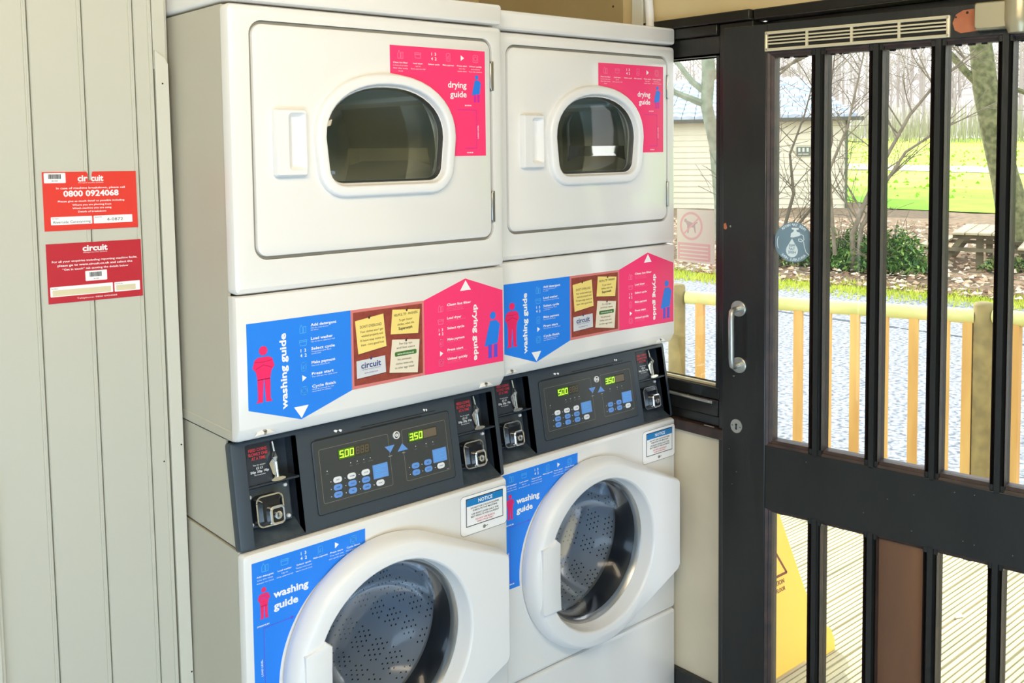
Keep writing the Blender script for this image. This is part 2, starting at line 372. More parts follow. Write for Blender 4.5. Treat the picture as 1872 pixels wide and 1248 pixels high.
w_ = MB(); w_.box((1.392, -.195, 0), (1.470, -.0865, 1.9695)); struct(w_, 'trim_3', blackwood, bevel=.003)
w_ = MB(); w_.box((1.392, -1.20, 0), (1.470, -1.125, 1.9695)); w_.box((1.392, -1.20, 1.9705), (1.470, -.196, 1.9975)); w_.box((1.4455, -1.124, 1.905), (1.470, -.196, 1.9700)); struct(w_, 'trim_4', blackwood, bevel=.003)
# paper on the window pane (printed on the outside, pale from behind)
WFm = (V(1.4225, .085, 1.304), V(0, -1, 0), V(0, 0, 1), V(-1, 0, 0))
paper = mat('back_lit_paper', (253, 244, 232), .8); ppink = mat('faded_pink_print', (250, 205, 205), .8); pgrey = mat('faded_grey_print', (222, 196, 196), .8)
g = MB(); g.slab(WFm, [(0, 0), (.1345, 0), (.1345, .153), (0, .153)], 0, .0006, 0)
g.loft(WFm, [(circ(.052, .105, .041, 36), .0009), (circ(.052, .105, .034, 36), .0009)], 1); g.stroke(WFm, [(.024, .080), (.080, .130)], .005, .0010, 1)
g.flat(WFm, [[(.028, .124), (.034, .126), (.037, .120), (.062, .113), (.074, .118), (.075, .116), (.066, .109), (.069, .086), (.065, .086), (.061, .101), (.046, .102), (.042, .084), (.038, .084), (.038, .106), (.034, .113), (.027, .117)]], .0008, 2)
g.flat(WFm, [rrect(.004, .006, .120, .056, .001, 1)], .0008, 1)
for i in range(4): g.stroke(WFm, [(.012, .047-i*.011), (.112, .047-i*.011)], .004, .0010, 0)
tag(g.build('no_dogs_notice', [paper, ppink, pgrey], origin=(1.4225, .02, 1.304), smooth=False), 'faded pink and white no-dogs paper stuck on the window pane', 'notice')

# ---- door, standing slightly open into the room
DL = V(1.25, -.204, 0); DF = (DL, V(.153, -.9882, 0).normalized(), V(0, 0, 1), V(-.9882, -.153, 0).normalized())
DW, DT = .915, .044
door = empty('door_1', (DL.x, DL.y, 0), kind='structure')
cols = [(.134, .233), (.267, .371), (.403, .508), (.540, .645), (.676, .781)]
zt0, zt1, zl0, zl1 = .892, 1.855, .235, .706
def DB(mb, name, mats, parent=door, **k): return mb.build(name, mats, parent, **k)
def slatb(a0, a1, b0, b1, m=0, n0=-DT, n1=0): return MB().box((a0, b0, n0), (a1, b1, n1), m, DF)
DB(slatb(0, .120, .01, 1.937), 'stile', blackwood, bevel=.0025)
DB(slatb(.795, DW, .01, 1.937), 'stile', blackwood, bevel=.0025)
DB(slatb(.1202, .7948, 1.8665, 1.937), 'top_rail', blackwood, bevel=.0015)
DB(slatb(.1202, .7948, .7175, .8795), 'middle_rail', blackwood, bevel=.0015)
DB(slatb(.1202, .7948, .01, .222), 'bottom_rail', blackwood, bevel=.0015)
for z0, z1 in ((.878, 1.868), (.222, .719)):
    for (a0, a1), (c0, c1) in zip(cols, cols[1:]):
        m_ = MB(); mid = (a1+c0)/2; hw = (c0-a1)/2
        prof = [(-hw, -DT), (-hw, -.018), (-hw+.004, -.014), (-hw+.004, -.009), (-.007, -.002), (-.006, 0), (.006, 0), (.007, -.002), (hw-.004, -.009), (hw-.004, -.014), (hw, -.018), (hw, -DT)]
        k = len(prof); O, U, Vv, N = DF
        m_.add([O+U*(mid+x)+Vv*z+N*n for z in (z0-.003, z1+.003) for x, n in prof], [(q, (q+1) % k, k+(q+1) % k, k+q) for q in range(k)])
        for zz in (z0+.001, z1-.0145): m_.box((a1-.0005, zz, -.043), (c0+.0005, zz+.0135, -.0035), 0, DF)
        DB(m_, 'glazing_bar', [blackwood], smooth=False)
for j, (z0, z1) in enumerate(((zt0, zt1), (zl0, zl1))):
    for i, (a0, a1) in enumerate(cols):
        o0 = (a0-.0135, z0-.0135, a1+.0135, z1+.0135)
        if i: o0 = (a0-.001, z0-.0135, o0[2], z1+.0135)
        if i < 4: o0 = (o0[0], o0[1], a1+.001, o0[3])
        f_ = MB(); ou = [(o0[0], o0[1]), (o0[2], o0[1]), (o0[2], o0[3]), (o0[0], o0[3])]; inn = [(a0, z0), (a1, z0), (a1, z1), (a0, z1)]
        md = [(ou[q][0]*.5+inn[q][0]*.5, ou[q][1]*.5+inn[q][1]*.5) for q in range(4)]
        f_.loft(DF, [(ou, -.001), (md, -.005), (md, -.009), (inn, -.014), (inn, -DT)]); DB(f_, 'moulding', brownblack, smooth=False)
        if j == 1 and i == 2: DB(slatb(a0-.004, a1+.004, z0-.004, z1+.004, 0, -.030, -.019), 'solid_panel', brownply)
        else:
            p_ = DB(slatb(a0-.004, a1+.004, z0-.004, z1+.004, 0, -.027, -.023), 'pane', glass_c)
            e = MB(); r_ = random.Random(i*7+j)
            for _ in range(5):
                x = a0+r_.random()*(a1-a0)*.8; e.stroke(DF, [(x, z1-.0015), (x+.012*r_.random()+.004, z1-.002)], .004*r_.random()+.002, -.022, 0)
            DB(e, 'flaked_paint', gapm, p_, smooth=False)
# water refill sticker on the first pane, seen from behind so its writing is mirrored
rs = MB(); cx_, cz_ = .1830, 1.398; R_ = .0500
rs.slab(DF, circ(cx_, cz_, R_, 48), -.0225, -.0216, 0)
def arc_text(mb, st, r_, a0, a1, h, mir):
    n_ = len(st)
    for i, ch in enumerate(st):
        if ch == ' ': continue
        a = a0+(a1-a0)*i/(n_-1); x, z = cx_+r_*math.cos(a), cz_+r_*math.sin(a)
        mb.text(DF, ch, x, z, h, 1, n=-.0212, al='C', bold=.02, rot=a-PI/2 if r_*math.sin((a0+a1)/2) > 0 else a+PI/2, mir=mir)
arc_text(rs, 'FREE TAP WATER', .0405, math.radians(48), math.radians(132), .0062, True)
arc_text(rs, 'AVAILABLE HERE', .0460, math.radians(-48), math.radians(-132), .0062, True)
rs.stroke(DF, [(cx_-.0425*math.cos(q/10-.35), cz_+.0425*math.sin(q/10-.35)-.002) for q in range(8)], .0018, -.0213, 1)
rs.stroke(DF, [(cx_+.0435*math.cos(q/10-.15), cz_+.0435*math.sin(q/10-.15)) for q in range(5)], .0014, -.0213, 1)
drop = [(cx_-.004, cz_+.009)]+[(cx_-.004+.0155*math.cos(a), cz_-.021+.0165*math.sin(a)) for a in [math.radians(30-q*240/18) for q in range(19)]]
rs.flat(DF, [drop], -.0213, 1)
for i, (st, w_) in enumerate((('FREE', .016), ('TAP', .016), ('HERE', .02))): rs.text(DF, st, cx_-.004, cz_-.011-i*.0085, .0062, 0, n=-.0210, al='C', bold=.02, mir=True, w=w_)
rs.flat(DF, [[(cx_-.008, cz_+.012), (cx_-.007, cz_+.022), (cx_-.001, cz_+.026), (cx_+.001, cz_+.031), (cx_-.005, cz_+.032), (cx_-.005, cz_+.036), (cx_+.013, cz_+.036), (cx_+.013, cz_+.032), (cx_+.007, cz_+.031), (cx_+.009, cz_+.026), (cx_+.016, cz_+.025), (cx_+.018, cz_+.018), (cx_+.010, cz_+.015), (cx_, cz_+.012)]], -.0213, 1)
loop = [(cx_+.018, cz_+.021), (cx_+.025, cz_+.018), (cx_+.027, cz_+.008), (cx_+.020, cz_+.002), (cx_+.013, cz_+.004), (cx_+.013, cz_+.009), (cx_+.020, cz_+.009), (cx_+.026, cz_+.002), (cx_+.028, cz_-.010), (cx_+.032, cz_-.022), (cx_+.040, cz_-.030)]
rs.stroke(DF, loop, .0017, -.0213, 1)
tag(DB(rs, 'water_refill_sticker', [mat('sticker_slate_blue', (120, 146, 160), .5), mat('sticker_print_pale', (222, 236, 238), .5)], smooth=False), 'round slate-blue sticker with white tap and drop')
# pull handle, keyhole
P = lambda a, b, n: DF[0]+DF[1]*a+DF[2]*b+DF[3]*n
hd = MB(); A_, B_ = 1.222, 1.076
path = [P(.0465, A_, .002)]+[P(.0465-.0, A_, .020)]+[P(.0465, A_-.004*q*q/4, .020+.012*q**.6) for q in (1, 2)]+[P(.0465, A_-.014, .0395), P(.0465, A_-.024, .041), P(.0475, B_+.024, .041), P(.0475, B_+.014, .0395), P(.048, B_+.004, .037), P(.048, B_+.001, .031), P(.048, B_, .020), P(.048, B_, .002)]
hd.tube(path, .0072, 14); hdo = DB(hd, 'pull_handle', satin, angle=60)
for zz, a in ((A_, .0465), (B_, .048)):
    q = MB(); q.loft(DF, [(circ(a, zz, .0205, 32), 0), (circ(a, zz, .0205, 32), .003), (circ(a, zz, .0185, 32), .0048)], 0, cap1=True)
    DB(q, 'handle_rose', satin, hdo, angle=40)
q = MB(); kx, kz = .0415, .9155; q.loft(DF, [(circ(kx, kz, .0165, 28, .0185), 0), (circ(kx, kz, .0160, 28, .018), .002)], 0, cap1=True)
q.flat(DF, [circ(kx, kz+.004, .0032, 12)], .0023, 1); q.flat(DF, [[(kx-.0015, kz+.003), (kx+.0015, kz+.003), (kx+.0028, kz-.009), (kx-.0028, kz-.009)]], .0023, 1)
for s_ in (-1, 1): q.flat(DF, [circ(kx+s_*.0108, kz+s_*-.0015, .0016, 8)], .0023, 1)
DB(q, 'keyhole_plate', [satin, gapm])
# chips in the paint
q = MB(); q.flat(DF, [[(.004, 1.438), (.010, 1.441), (.0135, 1.428), (.010, 1.423), (.004, 1.426)]], .0004, 0); q.flat(DF, [[(.020, 1.434), (.024, 1.436), (.025, 1.430), (.021, 1.430)]], .0004, 1); q.flat(DF, [[(.030, 1.046), (.037, 1.047), (.034, 1.043)]], .0004, 1)
r_ = random.Random(5)
for _ in range(14): a, b_ = .02+r_.random()*.75, .73+r_.random()*.14; q.flat(DF, [circ(a, b_, .0012, 5)], .0004, 1)
DB(q, 'paint_chip', [barewood, seal], smooth=False)
# vent grille
g0, g1, v0, v1 = .117, .549, 1.8695, 1.9175
q = MB(); q.loft(DF, [(rrect(g0, v0, g1, v1, .0015, 2), 0), (rrect(g0, v0, g1, v1, .0015, 2), .007), (rrect(g0+.004, v0+.004, g1-.004, v1-.004, .001, 2), .009), (rrect(g0+.007, v0+.007, g1-.007, v1-.007, .001, 2), .0075), (rrect(g0+.007, v0+.007, g1-.007, v1-.007, .001, 2), .001)], 0)
q.flat(DF, [rrect(g0+.006, v0+.006, g1-.006, v1-.006, .001, 2)], .0012, 1); vg = DB(q, 'vent_grille', [alum, gapm])
for zz in (.0155, .0235, .0315):
    DB(MB().box((g0+.007, v0+zz, .003), (g1-.007, v0+zz+.0038, .0085), 0, DF), 'vent_slat', alum, vg, bevel=.0008)
for k in range(1, 4): DB(MB().box((g0+(g1-g0)*k/4-.003, v0+.006, .002), (g0+(g1-g0)*k/4+.003, v1-.006, .0090), 0, DF), 'vent_divider', alum, vg, bevel=.0006)
for a in (g0+.005, g1-.005):
    for zz in (v0+.005, v1-.005): DB(MB().loft(DF, [(circ(a, zz, .0028, 10), .0088), (circ(a, zz, .002, 10), .0102)], 0, cap1=True), 'screw', satin, vg)
# closer
q = MB(); q.flat(DF, [[(.558, 1.884), (.570, 1.877), (.620, 1.880), (.620, 1.928), (.575, 1.926), (.560, 1.918), (.553, 1.900)]], .0005, 0); q.flat(DF, [circ(.583, 1.920, .003, 8)], .0008, 1); q.flat(DF, [circ(.560, 1.912, .002, 8)], .0008, 1)
DB(q, 'bare_wood_patch', [barewood, gapm], smooth=False)
q = MB(); q.loft(DF, [(rrect(.605, 1.878, .672, 1.935, .005), 0), (rrect(.605, 1.878, .672, 1.935, .005), .030), (rrect(.608, 1.881, .672, 1.932, .005), .036)], 0, cap1=True); cl = DB(q, 'door_closer', closerm, bevel=.003)
q = MB(); cs = [(0, .020, 1.866), (0, .026, 1.882), (0, .0275, 1.895), (0, .0275, 1.985), (0, .025, 1.992)]
vs = []; nn_ = 28
for _, r2, z in cs:
    for k in range(nn_): vs.append(P(.6915+r2*math.cos(2*PI*k/nn_), z, .028+r2*math.sin(2*PI*k/nn_)))
q.add(vs, [(j*nn_+k, j*nn_+(k+1) % nn_, (j+1)*nn_+(k+1) % nn_, (j+1)*nn_+k) for j in range(4) for k in range(nn_)]+[tuple(range(nn_)), tuple(4*nn_+k for k in range(nn_))])
DB(q, 'closer_barrel', closerm, cl)
for z in (.30, 1.0, 1.72): DB(MB().box((DW-.001, z, -.008), (DW+.006, z+.09, .006), 0, DF), 'hinge', satin)
# ------------------------------------------------------------------ stacked washer-dryer (local frame: x across, z up, front at y = 0)
MW = .683
def stack_machine():
    root = empty('stacked_washer_dryer', (0, 0, 0))
    def B(mb, name, mats, parent=root, **k): return mb.build(name, mats, parent, local=True, **k)
    # --- cabinets (hollow, so the drums can be seen)
    def shell(z0, z1, yf):
        b = MB(); t = .004
        b.box((.002, yf, z0), (.002+t, .70, z1)); b.box((MW-.002-t, yf, z0), (MW-.002, .70, z1))
        b.box((.006, .696, z0), (MW-.006, .70, z1)); b.box((.006, yf, z1-t), (MW-.006, .70, z1)); b.box((.006, yf, z0), (MW-.006, .70, z0+t))
        return b
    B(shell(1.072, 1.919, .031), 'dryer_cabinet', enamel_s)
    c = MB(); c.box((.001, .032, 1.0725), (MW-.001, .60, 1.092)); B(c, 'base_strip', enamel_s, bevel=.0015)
    s = MB()
    for sx in (.0045, MW-.0085): s.add([(sx+q, y, z) for q in (0, .004) for y, z in ((.070, 1.068), (.030, .858), (.70, .858), (.70, 1.068))],
              [(0, 1, 2, 3), (7, 6, 5, 4), (0, 4, 5, 1), (1, 5, 6, 2), (2, 6, 7, 3), (3, 7, 4, 0)])
    s.box((.008, .69, .858), (MW-.008, .70, 1.068)); s.box((.006, .07, 1.064), (MW-.006, .70, 1.068))
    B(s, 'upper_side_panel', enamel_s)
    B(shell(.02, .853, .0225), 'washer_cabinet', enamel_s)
    for x in (.05, MW-.05):
        for y in (.06, .63): B(MB().tube([(x, y, 0), (x, y, .03)], .022, 12), 'foot', rubber)
    # --- top cap
    t = MB(); pr = rrect(0, 1.9245, MW, 1.972, .012); pr = [(a, max(b, 1.9245)) for a, b in pr]
    t.slab(FRONT, rrect(0, 1.9245, MW, 1.972, .009), -.70, .0, 0, bev=.007, back=True); B(t, 'top_cap', enamel)
    # --- dryer front frame with door recess
    door = rrect(.043, 1.427, .650, 1.890, .028, 8)
    f = MB(); f.slab(FRONT, rrect(0, 1.3625, MW, 1.9195, .0125), -.029, 0, 0, holes=[door], bev=.011)
    f.flat(FRONT, [rrect(.002, 1.364, MW-.002, 1.918, .01), dpts(.3545, 1.780, 1.560, .155, .040)], -.0285, 0)
    B(f, 'dryer_front_frame', enamel)
    r = MB(); r.flat(FRONT, [inset(door, .0005), inset(door, .0065)], -.007, 0); r.loft(FRONT, [(inset(door, .0065), -.007), (inset(door, .0065), -.02)]); B(r, 'door_gap_seal', seal)
    # --- dryer door
    din = inset(door, .0062); hole = dpts(.3545, 1.771, 1.570, .1490, .034)
    d = MB(); d.slab(FRONT, din, -.02, .0015, 0, holes=[hole], bev=.004); dd = B(d, 'dryer_door', enamel)
    bz = MB(); lo = []
    outer = dpts(.3545, 1.799, 1.542, .178, .062)
    for t_, n_ in ((0, .0012), (.0006, .011), (.003, .0155), (.006, .0170), (.0190, .0185), (.0215, .0175), (.0235, .013), (.0265, .001), (.0270, -.012)): lo.append((inset(outer, t_), n_))
    bz.loft(FRONT, lo); B(bz, 'porthole_bezel', plast, dd, angle=60)
    g = MB(); gi = inset(outer, .0268)
    g.loft(FRONT, [(gi, .000), (inset(gi, .0025), .003), (inset(gi, .004), -.001), (inset(gi, .006), -.010)]); B(g, 'porthole_rim', steel, dd, angle=60)
    g = MB(); gi2 = inset(gi, .003); g.loft(FRONT, [(gi2, -.001), (inset(gi2, .008), .004), (inset(gi2, .03), .006), (inset(gi2, .07), .007)], 0, cap1=True); B(g, 'porthole_glass', glass_d, dd, angle=60)
    h = MB(); ho = rrect(.086, 1.588, .1565, 1.7215, .006); hi = rrect(.1135, 1.600, .1535, 1.7135, .009)
    h.loft(FRONT, [(ho, .001), (inset(ho, .001), .014), (inset(ho, .004), .0185)]); h.flat(FRONT, [inset(ho, .004), hi], .0185)
    lo_b = [(a+.007 if a < .13 else a-.001, b) for a, b in inset(hi, .008)]
    h.loft(FRONT, [(hi, .0185), (inset(hi, .002), .015), (lo_b, .002)], 0, cap1=True); B(h, 'door_handle', plast, dd, angle=40)
    for z0, z1 in ((1.772, 1.839), (1.468, 1.540)):
        hg = MB(); hg.box((.6452, -.0035, z0), (.6525, .004, z1)); hg.tube([(.6445, -.002, z0+.004), (.6445, -.002, z1-.004)], .0022, 8); B(hg, 'hinge', steel, dd, bevel=.0008)
    # --- dryer drum
    dr = MB(); n = 48; cx, cz = .345, 1.64
    prof = [(.165, .03), (.27, .05), (.30, .08)]
    for q in range(2): prof += [(.30, .16+q*.14), (.294, .165+q*.14), (.294, .172+q*.14), (.30, .178+q*.14)]
    prof += [(.30, .60), (.0001, .60)]
    vs = []
    for rr, y in prof:
        for k in range(n): a = 2*PI*k/n; vs.append((cx+rr*math.cos(a)*.97, y, cz+min(rr, .265)*math.sin(a)))
    dr.add(vs, [(j*n+k, j*n+(k+1) % n, (j+1)*n+(k+1) % n, (j+1)*n+k) for j in range(len(prof)-1) for k in range(n)])
    drum = B(dr, 'dryer_drum', ddrum_m, angle=50)
    for a in (.6, 2.7, 4.8):
        bf = MB(); U = V(math.cos(a), 0, math.sin(a)); T = V(-math.sin(a), 0, math.cos(a)); Cc = V(cx, 0, cz)
        q = [Cc+U*.262+T*.05, Cc+U*.20, Cc+U*.262-T*.05]
        bf.add([p+V(0, y, 0) for y in (.1, .58) for p in q], [(0, 1, 4, 3), (1, 2, 5, 4), (0, 2, 1), (3, 4, 5)]); B(bf, 'drum_baffle', ddrum_m, drum, bevel=.01)
    # --- dryer lower panel, bottom lip rolled under
    lp = MB(); prof = [(.030, 1.3595), (.006, 1.3595), (.0015, 1.3575), (0, 1.353), (0, 1.102), (.0012, 1.098), (.0125, 1.0785), (.016, 1.0745), (.022, 1.0725), (.030, 1.0725)]
    k = len(prof); xs = [(0, .009), (.0025, .003), (.008, 0), (MW-.008, 0), (MW-.0025, .003), (MW, .009)]
    vs = [(x, min(y+dy, .030), z+(dy*.3 if z < 1.08 else 0)) for x, dy in xs for y, z in prof]
    lp.add(vs, [(j*k+i, j*k+i+1, (j+1)*k+i+1, (j+1)*k+i) for j in range(len(xs)-1) for i in range(k-1)]+[tuple(range(k)), tuple((len(xs)-1)*k+i for i in range(k))][0:2])
    lpo = B(lp, 'lower_dryer_panel', enamel, angle=30)
    for x in (.056, .623):
        s_ = MB(); fr = (V(x, .006, 1.087), V(1, 0, 0), V(0, .5, .866).normalized(), V(0, -.866, .5).normalized())
        s_.loft(fr, [(circ(0, 0, .0065, 16), 0), (circ(0, 0, .006, 16), .003), (circ(0, 0, .003, 16), .0045)], 0, cap1=True)
        s_.box((-.004, -.0007, .0046), (.004, .0007, .0049), 1, fr); B(s_, 'screw', [steel, gapm], lpo)
        w = MB(); w.loft(fr, [([(-.022, -.006), (.022, -.006), (0, .017)], .0005), ([(-.012, -.005), (.012, -.005), (0, .010)], .0035)], 0, cap1=True); B(w, 'screw_boss', enamel, lpo)
    # --- console
    up = V(0, .037, .215).normalized(); nn = V(0, -.215, .037).normalized(); CF = (V(0, .008, .855), V(1, 0, 0), up, nn)
    RL = rrect(.031, .004, .144, .2035, .003, 3); RR = rrect(.557, .004, .671, .2035, .003, 3)
    c = MB(); c.slab(CF, rrect(.0005, .001, MW-.0005, .2135, .006), -.022, 0, 0, holes=[RL, RR], bev=.004); co = B(c, 'control_console', console_m)
    for R_, nm in ((RL, 0), (RR, 1)):
        x0 = min(p[0] for p in R_); x1 = max(p[0] for p in R_); xm = x0
        c = MB()
        c.loft(CF, [(R_, .0006), (R_, -.05)], 0)
        c.box((x0, .004, -.056), (x1, .2035, -.050), 0, CF)
        # sloping coin chute face and shelf
        c.add([CF[0]+CF[1]*a+CF[2]*b+CF[3]*q for a, b, q in ((x0, .2035, -.012), (x0+.060, .2035, -.012), (x0+.055, .122, -.006), (x0, .122, -.006),
              (x0+.080, .2035, -.05), (x0+.072, .122, -.05))], [(0, 3, 2, 1), (1, 2, 5, 4)], 0)
        c.box((x0, .1175, -.05), (x1, .1215, -.002), 0, CF)
        c.add([CF[0]+CF[1]*a+CF[2]*b+CF[3]*q for a, b, q in ((x0, .034, -.03), (x1, .034, -.045), (x1, .004, -.004), (x0, .004, -.004))], [(0, 1, 2, 3)], 2)
        c.box((x0+.002, .036, -.05), (x0+.098, .112, -.024), 1, CF)
        rc = B(c, 'coin_recess', [recm, blackp, blackp], co)
        m = MB(); bx = rrect(x0+.012, .038, x0+.070, .098, .012); m.loft(CF, [(bx, -.024), (inset(bx, .002), .000), (inset(bx, .010), .006)], 0, cap1=True)
        m.stroke(CF, inset(bx, .0003), .0030, .0008, 1, close=True)
        lx, lz = x0+.049, .058; q = rrect(lx-.0165, lz-.0185, lx+.0165, lz+.0185, .009)
        m.loft(CF, [(q, .004), (q, .014), (inset(q, .002), .016), (inset(q, .005), .0155)], 1); m.flat(CF, [inset(q, .005)], .0152, 0)
        m.loft(CF, [(circ(lx, lz, .0078, 20), .0152), (circ(lx, lz, .0078, 20), .018), (circ(lx, lz, .005, 20), .0185), (circ(lx, lz, .004, 20), .016)], 1, cap1=True)
        m.box((lx-.0008, lz-.004, .0172), (lx+.0008, lz+.004, .0182), 0, CF); B(m, 'coin_box_lock', [blackg, chrome], co)
        for a, b in ((x0+.089, .106), (x0+.009, .098), (x0+.090, .043), (x0+.008, .044)):
            bo = MB(); bo.loft(CF, [(circ(a, b, .0042, 12), -.024), (circ(a, b, .0038, 12), -.019), (circ(a, b, .0015, 12), -.017)], 0, cap1=True)
            B(bo, 'white_bolt', plast, co)
        lv = MB(); ax = x0+.064
        P = lambda a, b, n: CF[0]+CF[1]*a+CF[2]*b+CF[3]*n
        lv.tube([P(ax-.002, .200, -.006), P(ax, .175, -.004)], .0022, 8); lv.tube([P(ax, .178, -.004), P(ax-.004, .168, .004), P(ax-.003, .160, .004)], [.0035, .0065, .002], 10)
        lv.tube([P(ax, .160, -.002), P(ax+.001, .127, -.002)], .0032, 8); lv.loft(CF, [(circ(ax, .128, .014, 16, .004), -.006), (circ(ax, .1255, .016, 16, .004), .004)], 0, cap1=True)
        lv.add([P(ax-.014, .158, -.003), P(ax-.002, .170, -.003), P(ax-.002, .130, -.003), P(ax-.008, .136, -.003)], [(0, 1, 2, 3)], 0)
        B(lv, 'coin_slot_lever', chrome, co)
        tx = MB(); FR2 = (CF[0]+CF[3]*-.0075, CF[1], CF[2], CF[3]); a0 = x0+.028
        for i_, st in enumerate(('FEED COINS', 'SLOWLY ONE', 'AT A TIME')): tx.text(FR2, st, a0, .188-i_*.0085, .0058, 0, al='C', bold=.02, n=.0045, w=[.040, .042, .030][i_])
        tx.text(FR2, 'This slot accepts', a0, .1595, .0028, 1, al='C', n=.0045); tx.text(FR2, '£2 £1', a0, .1525, .0045, 1, al='C', bold=.02, n=.0045)
        tx.text(FR2, '50p 20p 10p', a0, .1455, .0045, 1, al='C', bold=.02, n=.0045, w=.040); tx.text(FR2, 'No change given', a0, .1405, .0025, 1, al='C', n=.0045)
        B(tx, 'coin_lettering', [redp, btnw], co, smooth=False)
    # control overlay
    pn = MB(); ov = rrect(.177, .030, .535, .181, .006)
    pn.slab(CF, ov, 0, .0022, 1, bev=.0012); pn.flat(CF, [inset(ov, .004)], .0024, 0)
    for q in (rrect(.191, .051, .364, .162, .004), rrect(.401, .050, .522, .163, .004)): pn.stroke(CF, q, .0007, .0027, 2, close=True)
    for k_ in range(4): pn.text(CF, ['wash', 'rinse', 'spin', 'add soap'][k_], .264+k_*.0165, .1135, .0024, 2, n=.0028, al='C'); pn.flat(CF, [circ(.264+k_*.0165, .1205, .0012, 8)], .0028, 3)
    for k_, a in enumerate((.434, .463, .482)): pn.text(CF, ['door', 'dry', 'cool'][k_], a, .1135, .0024, 2, n=.0028, al='C'); pn.flat(CF, [circ(a, .1205, .0012, 8)], .0028, 3)
    pn.text(CF, 'lock', .206, .1085, .0024, 2, n=.0028, al='C'); pn.flat(CF, [circ(.206, .1155, .0012, 8)], .0028, 3)
    pn.text(CF, 'washer', .365, .1125, .0024, 3, n=.0028, al='C'); pn.text(CF, 'dryer', .401, .1125, .0024, 3, n=.0028, al='C'); pn.text(CF, 'a104', .515, .052, .002, 3, n=.0028, al='C')
    for (a, b) in ((.2285, .093), (.263, .093), (.298, .093), (.2275, .0775), (.263, .0775), (.297, .0775), (.2265, .0625), (.262, .0625), (.297, .0625), (.332, .063), (.428, .079), (.462, .079), (.428, .064), (.462, .064), (.497, .064)):
        pn.flat(CF, [circ(a-.0165, b-.001, .0011, 8)], .0028, 3)
    pn.flat(CF, [[(.353, .1355), (.379, .1355), (.366, .1205)]], .0027, 4); pn.flat(CF, [[(.385, .1185), (.413, .1185), (.399, .134)]], .0027, 4)
    pn.stroke(CF, [(.186, .1835), (.46, .1835)], .0022, .0008, 5); pn.stroke(CF, [(.30, .1885), (.50, .1885)], .0016, .0008, 5)
    pn.stroke(CF, rrect(.1765, .0295, .5355, .1815, .006), .0022, .0009, 5, close=True)
    po = B(pn, 'control_panel', [overlay_m, console_m, seal, btnw, btnb, gapm], co, smooth=False)
    for (a, b, w_, l_) in ((.2285, .093, 1, 'HOT'), (.263, .093, 1, 'WARM'), (.298, .093, 1, 'COLD'), (.2275, .0775, 0, 'PERM'), (.263, .0775, 0, 'DELIC'), (.297, .0775, 0, 'WOOL'),
                       (.2265, .0625, 0, 'HEAVY'), (.262, .0625, 0, 'PRE'), (.297, .0625, 0, 'SUPER'), (.332, .063, 1, 'START'),
                       (.428, .079, 0, 'HIGH'), (.462, .079, 0, 'MED'), (.428, .064, 0, 'LOW'), (.462, .064, 0, 'DELIC'), (.497, .064, 1, 'START')):
        q = rrect(a-.0103, b-.0062, a+.0103, b+.0062, .0058, 4)
        bt = MB(); bt.loft(CF, [(q, .0022), (q, .0034), (inset(q, .0012), .004)], 0); bt.flat(CF, [inset(q, .0012)], .004, 0)
        bt.text(CF, l_, a, b-.0012, .0026, 1, n=.0043, al='C', bold=.01); B(bt, 'button', [btnw if w_ else btnb, blk if w_ else dkblue], co, smooth=False)
    for (a, b) in ((.3165, .073), (.4775, .073)):
        q = MB(); q.slab(CF, rrect(a, b, a+.0385, b+.030, .001, 2), .0022, .0032, 0)
        for i_ in range(7): q.stroke(CF, [(a+.004, b+.026-i_*.0037), (a+.004+(.026, .03, .018, .024, .014, .028, .02)[i_], b+.026-i_*.0037)], .0009, .0034, 1)
        B(q, 'cycle_chart', [btnb, iconb], co, smooth=False)
    kk = MB(); kk.loft(CF, [(circ(.3855, .155, .0085, 24), .002), (circ(.3855, .155, .0085, 24), .006), (circ(.3855, .155, .0068, 24), .0072), (circ(.3855, .155, .0062, 24), .004)], 0)
    kk.flat(CF, [circ(.3855, .155, .0062, 24)], .004, 1); kk.loft(CF, [(circ(.3855, .155, .0036, 16), .004), (circ(.3855, .155, .0036, 16), .0065)], 0, cap1=True); kk.box((.385, .1535, .0066), (.386, .157, .0069), 1, CF)
    B(kk, 'key_switch', [plast, gapm], co)
    SEG = {'8': 'abcdefg', '5': 'afgcd', '0': 'abcdef', '3': 'abgcd'}
    def digit(mb, ch, a, b, w, h, m, n):
        sk = .12; t_ = .0017
        pts = {'a': ((0, h), (w, h)), 'b': ((w, h), (w, h/2)), 'c': ((w, h/2), (w, 0)), 'd': ((0, 0), (w, 0)), 'e': ((0, 0), (0, h/2)), 'f': ((0, h/2), (0, h)), 'g': ((0, h/2), (w, h/2))}
        for s_ in SEG[ch]:
            (x0, y0), (x1, y1) = pts[s_]; mb.stroke(CF, [(a+x0+y0*sk, b+y0), (a+x1+y1*sk, b+y1)], t_, n, m)
    for (a, chars, nd, x1) in ((.2375, '500', 3, .3145), (.4185, '350', 0, .4945)):
        l = MB(); l.slab(CF, rrect(a-.002, .1315, x1+.002, .1545, .0015, 2), .0022, .0030, 0); l.flat(CF, [rrect(a-.001, .1325, a+.0385, .1535, .001, 2)], .0032, 1)
        for i_, ch in enumerate(chars): digit(l, ch, a+.002+i_*.0126, .1365, .0078, .0130, 2, .0036)
        l.flat(CF, [circ(a+.0113, .1357, .001, 8)], .0036, 2)
        for i_ in range(nd): digit(l, '8', a+.0425+i_*.0115, .1365, .0068, .0130, 3, .0036)
        if not nd: l.flat(CF, [rrect(a+.040, .134, x1, .152, .001, 2)], .0032, 3)
        B(l, 'price_display', [lcdbg, lcdlit, lcdg, lcdo], co, smooth=False)
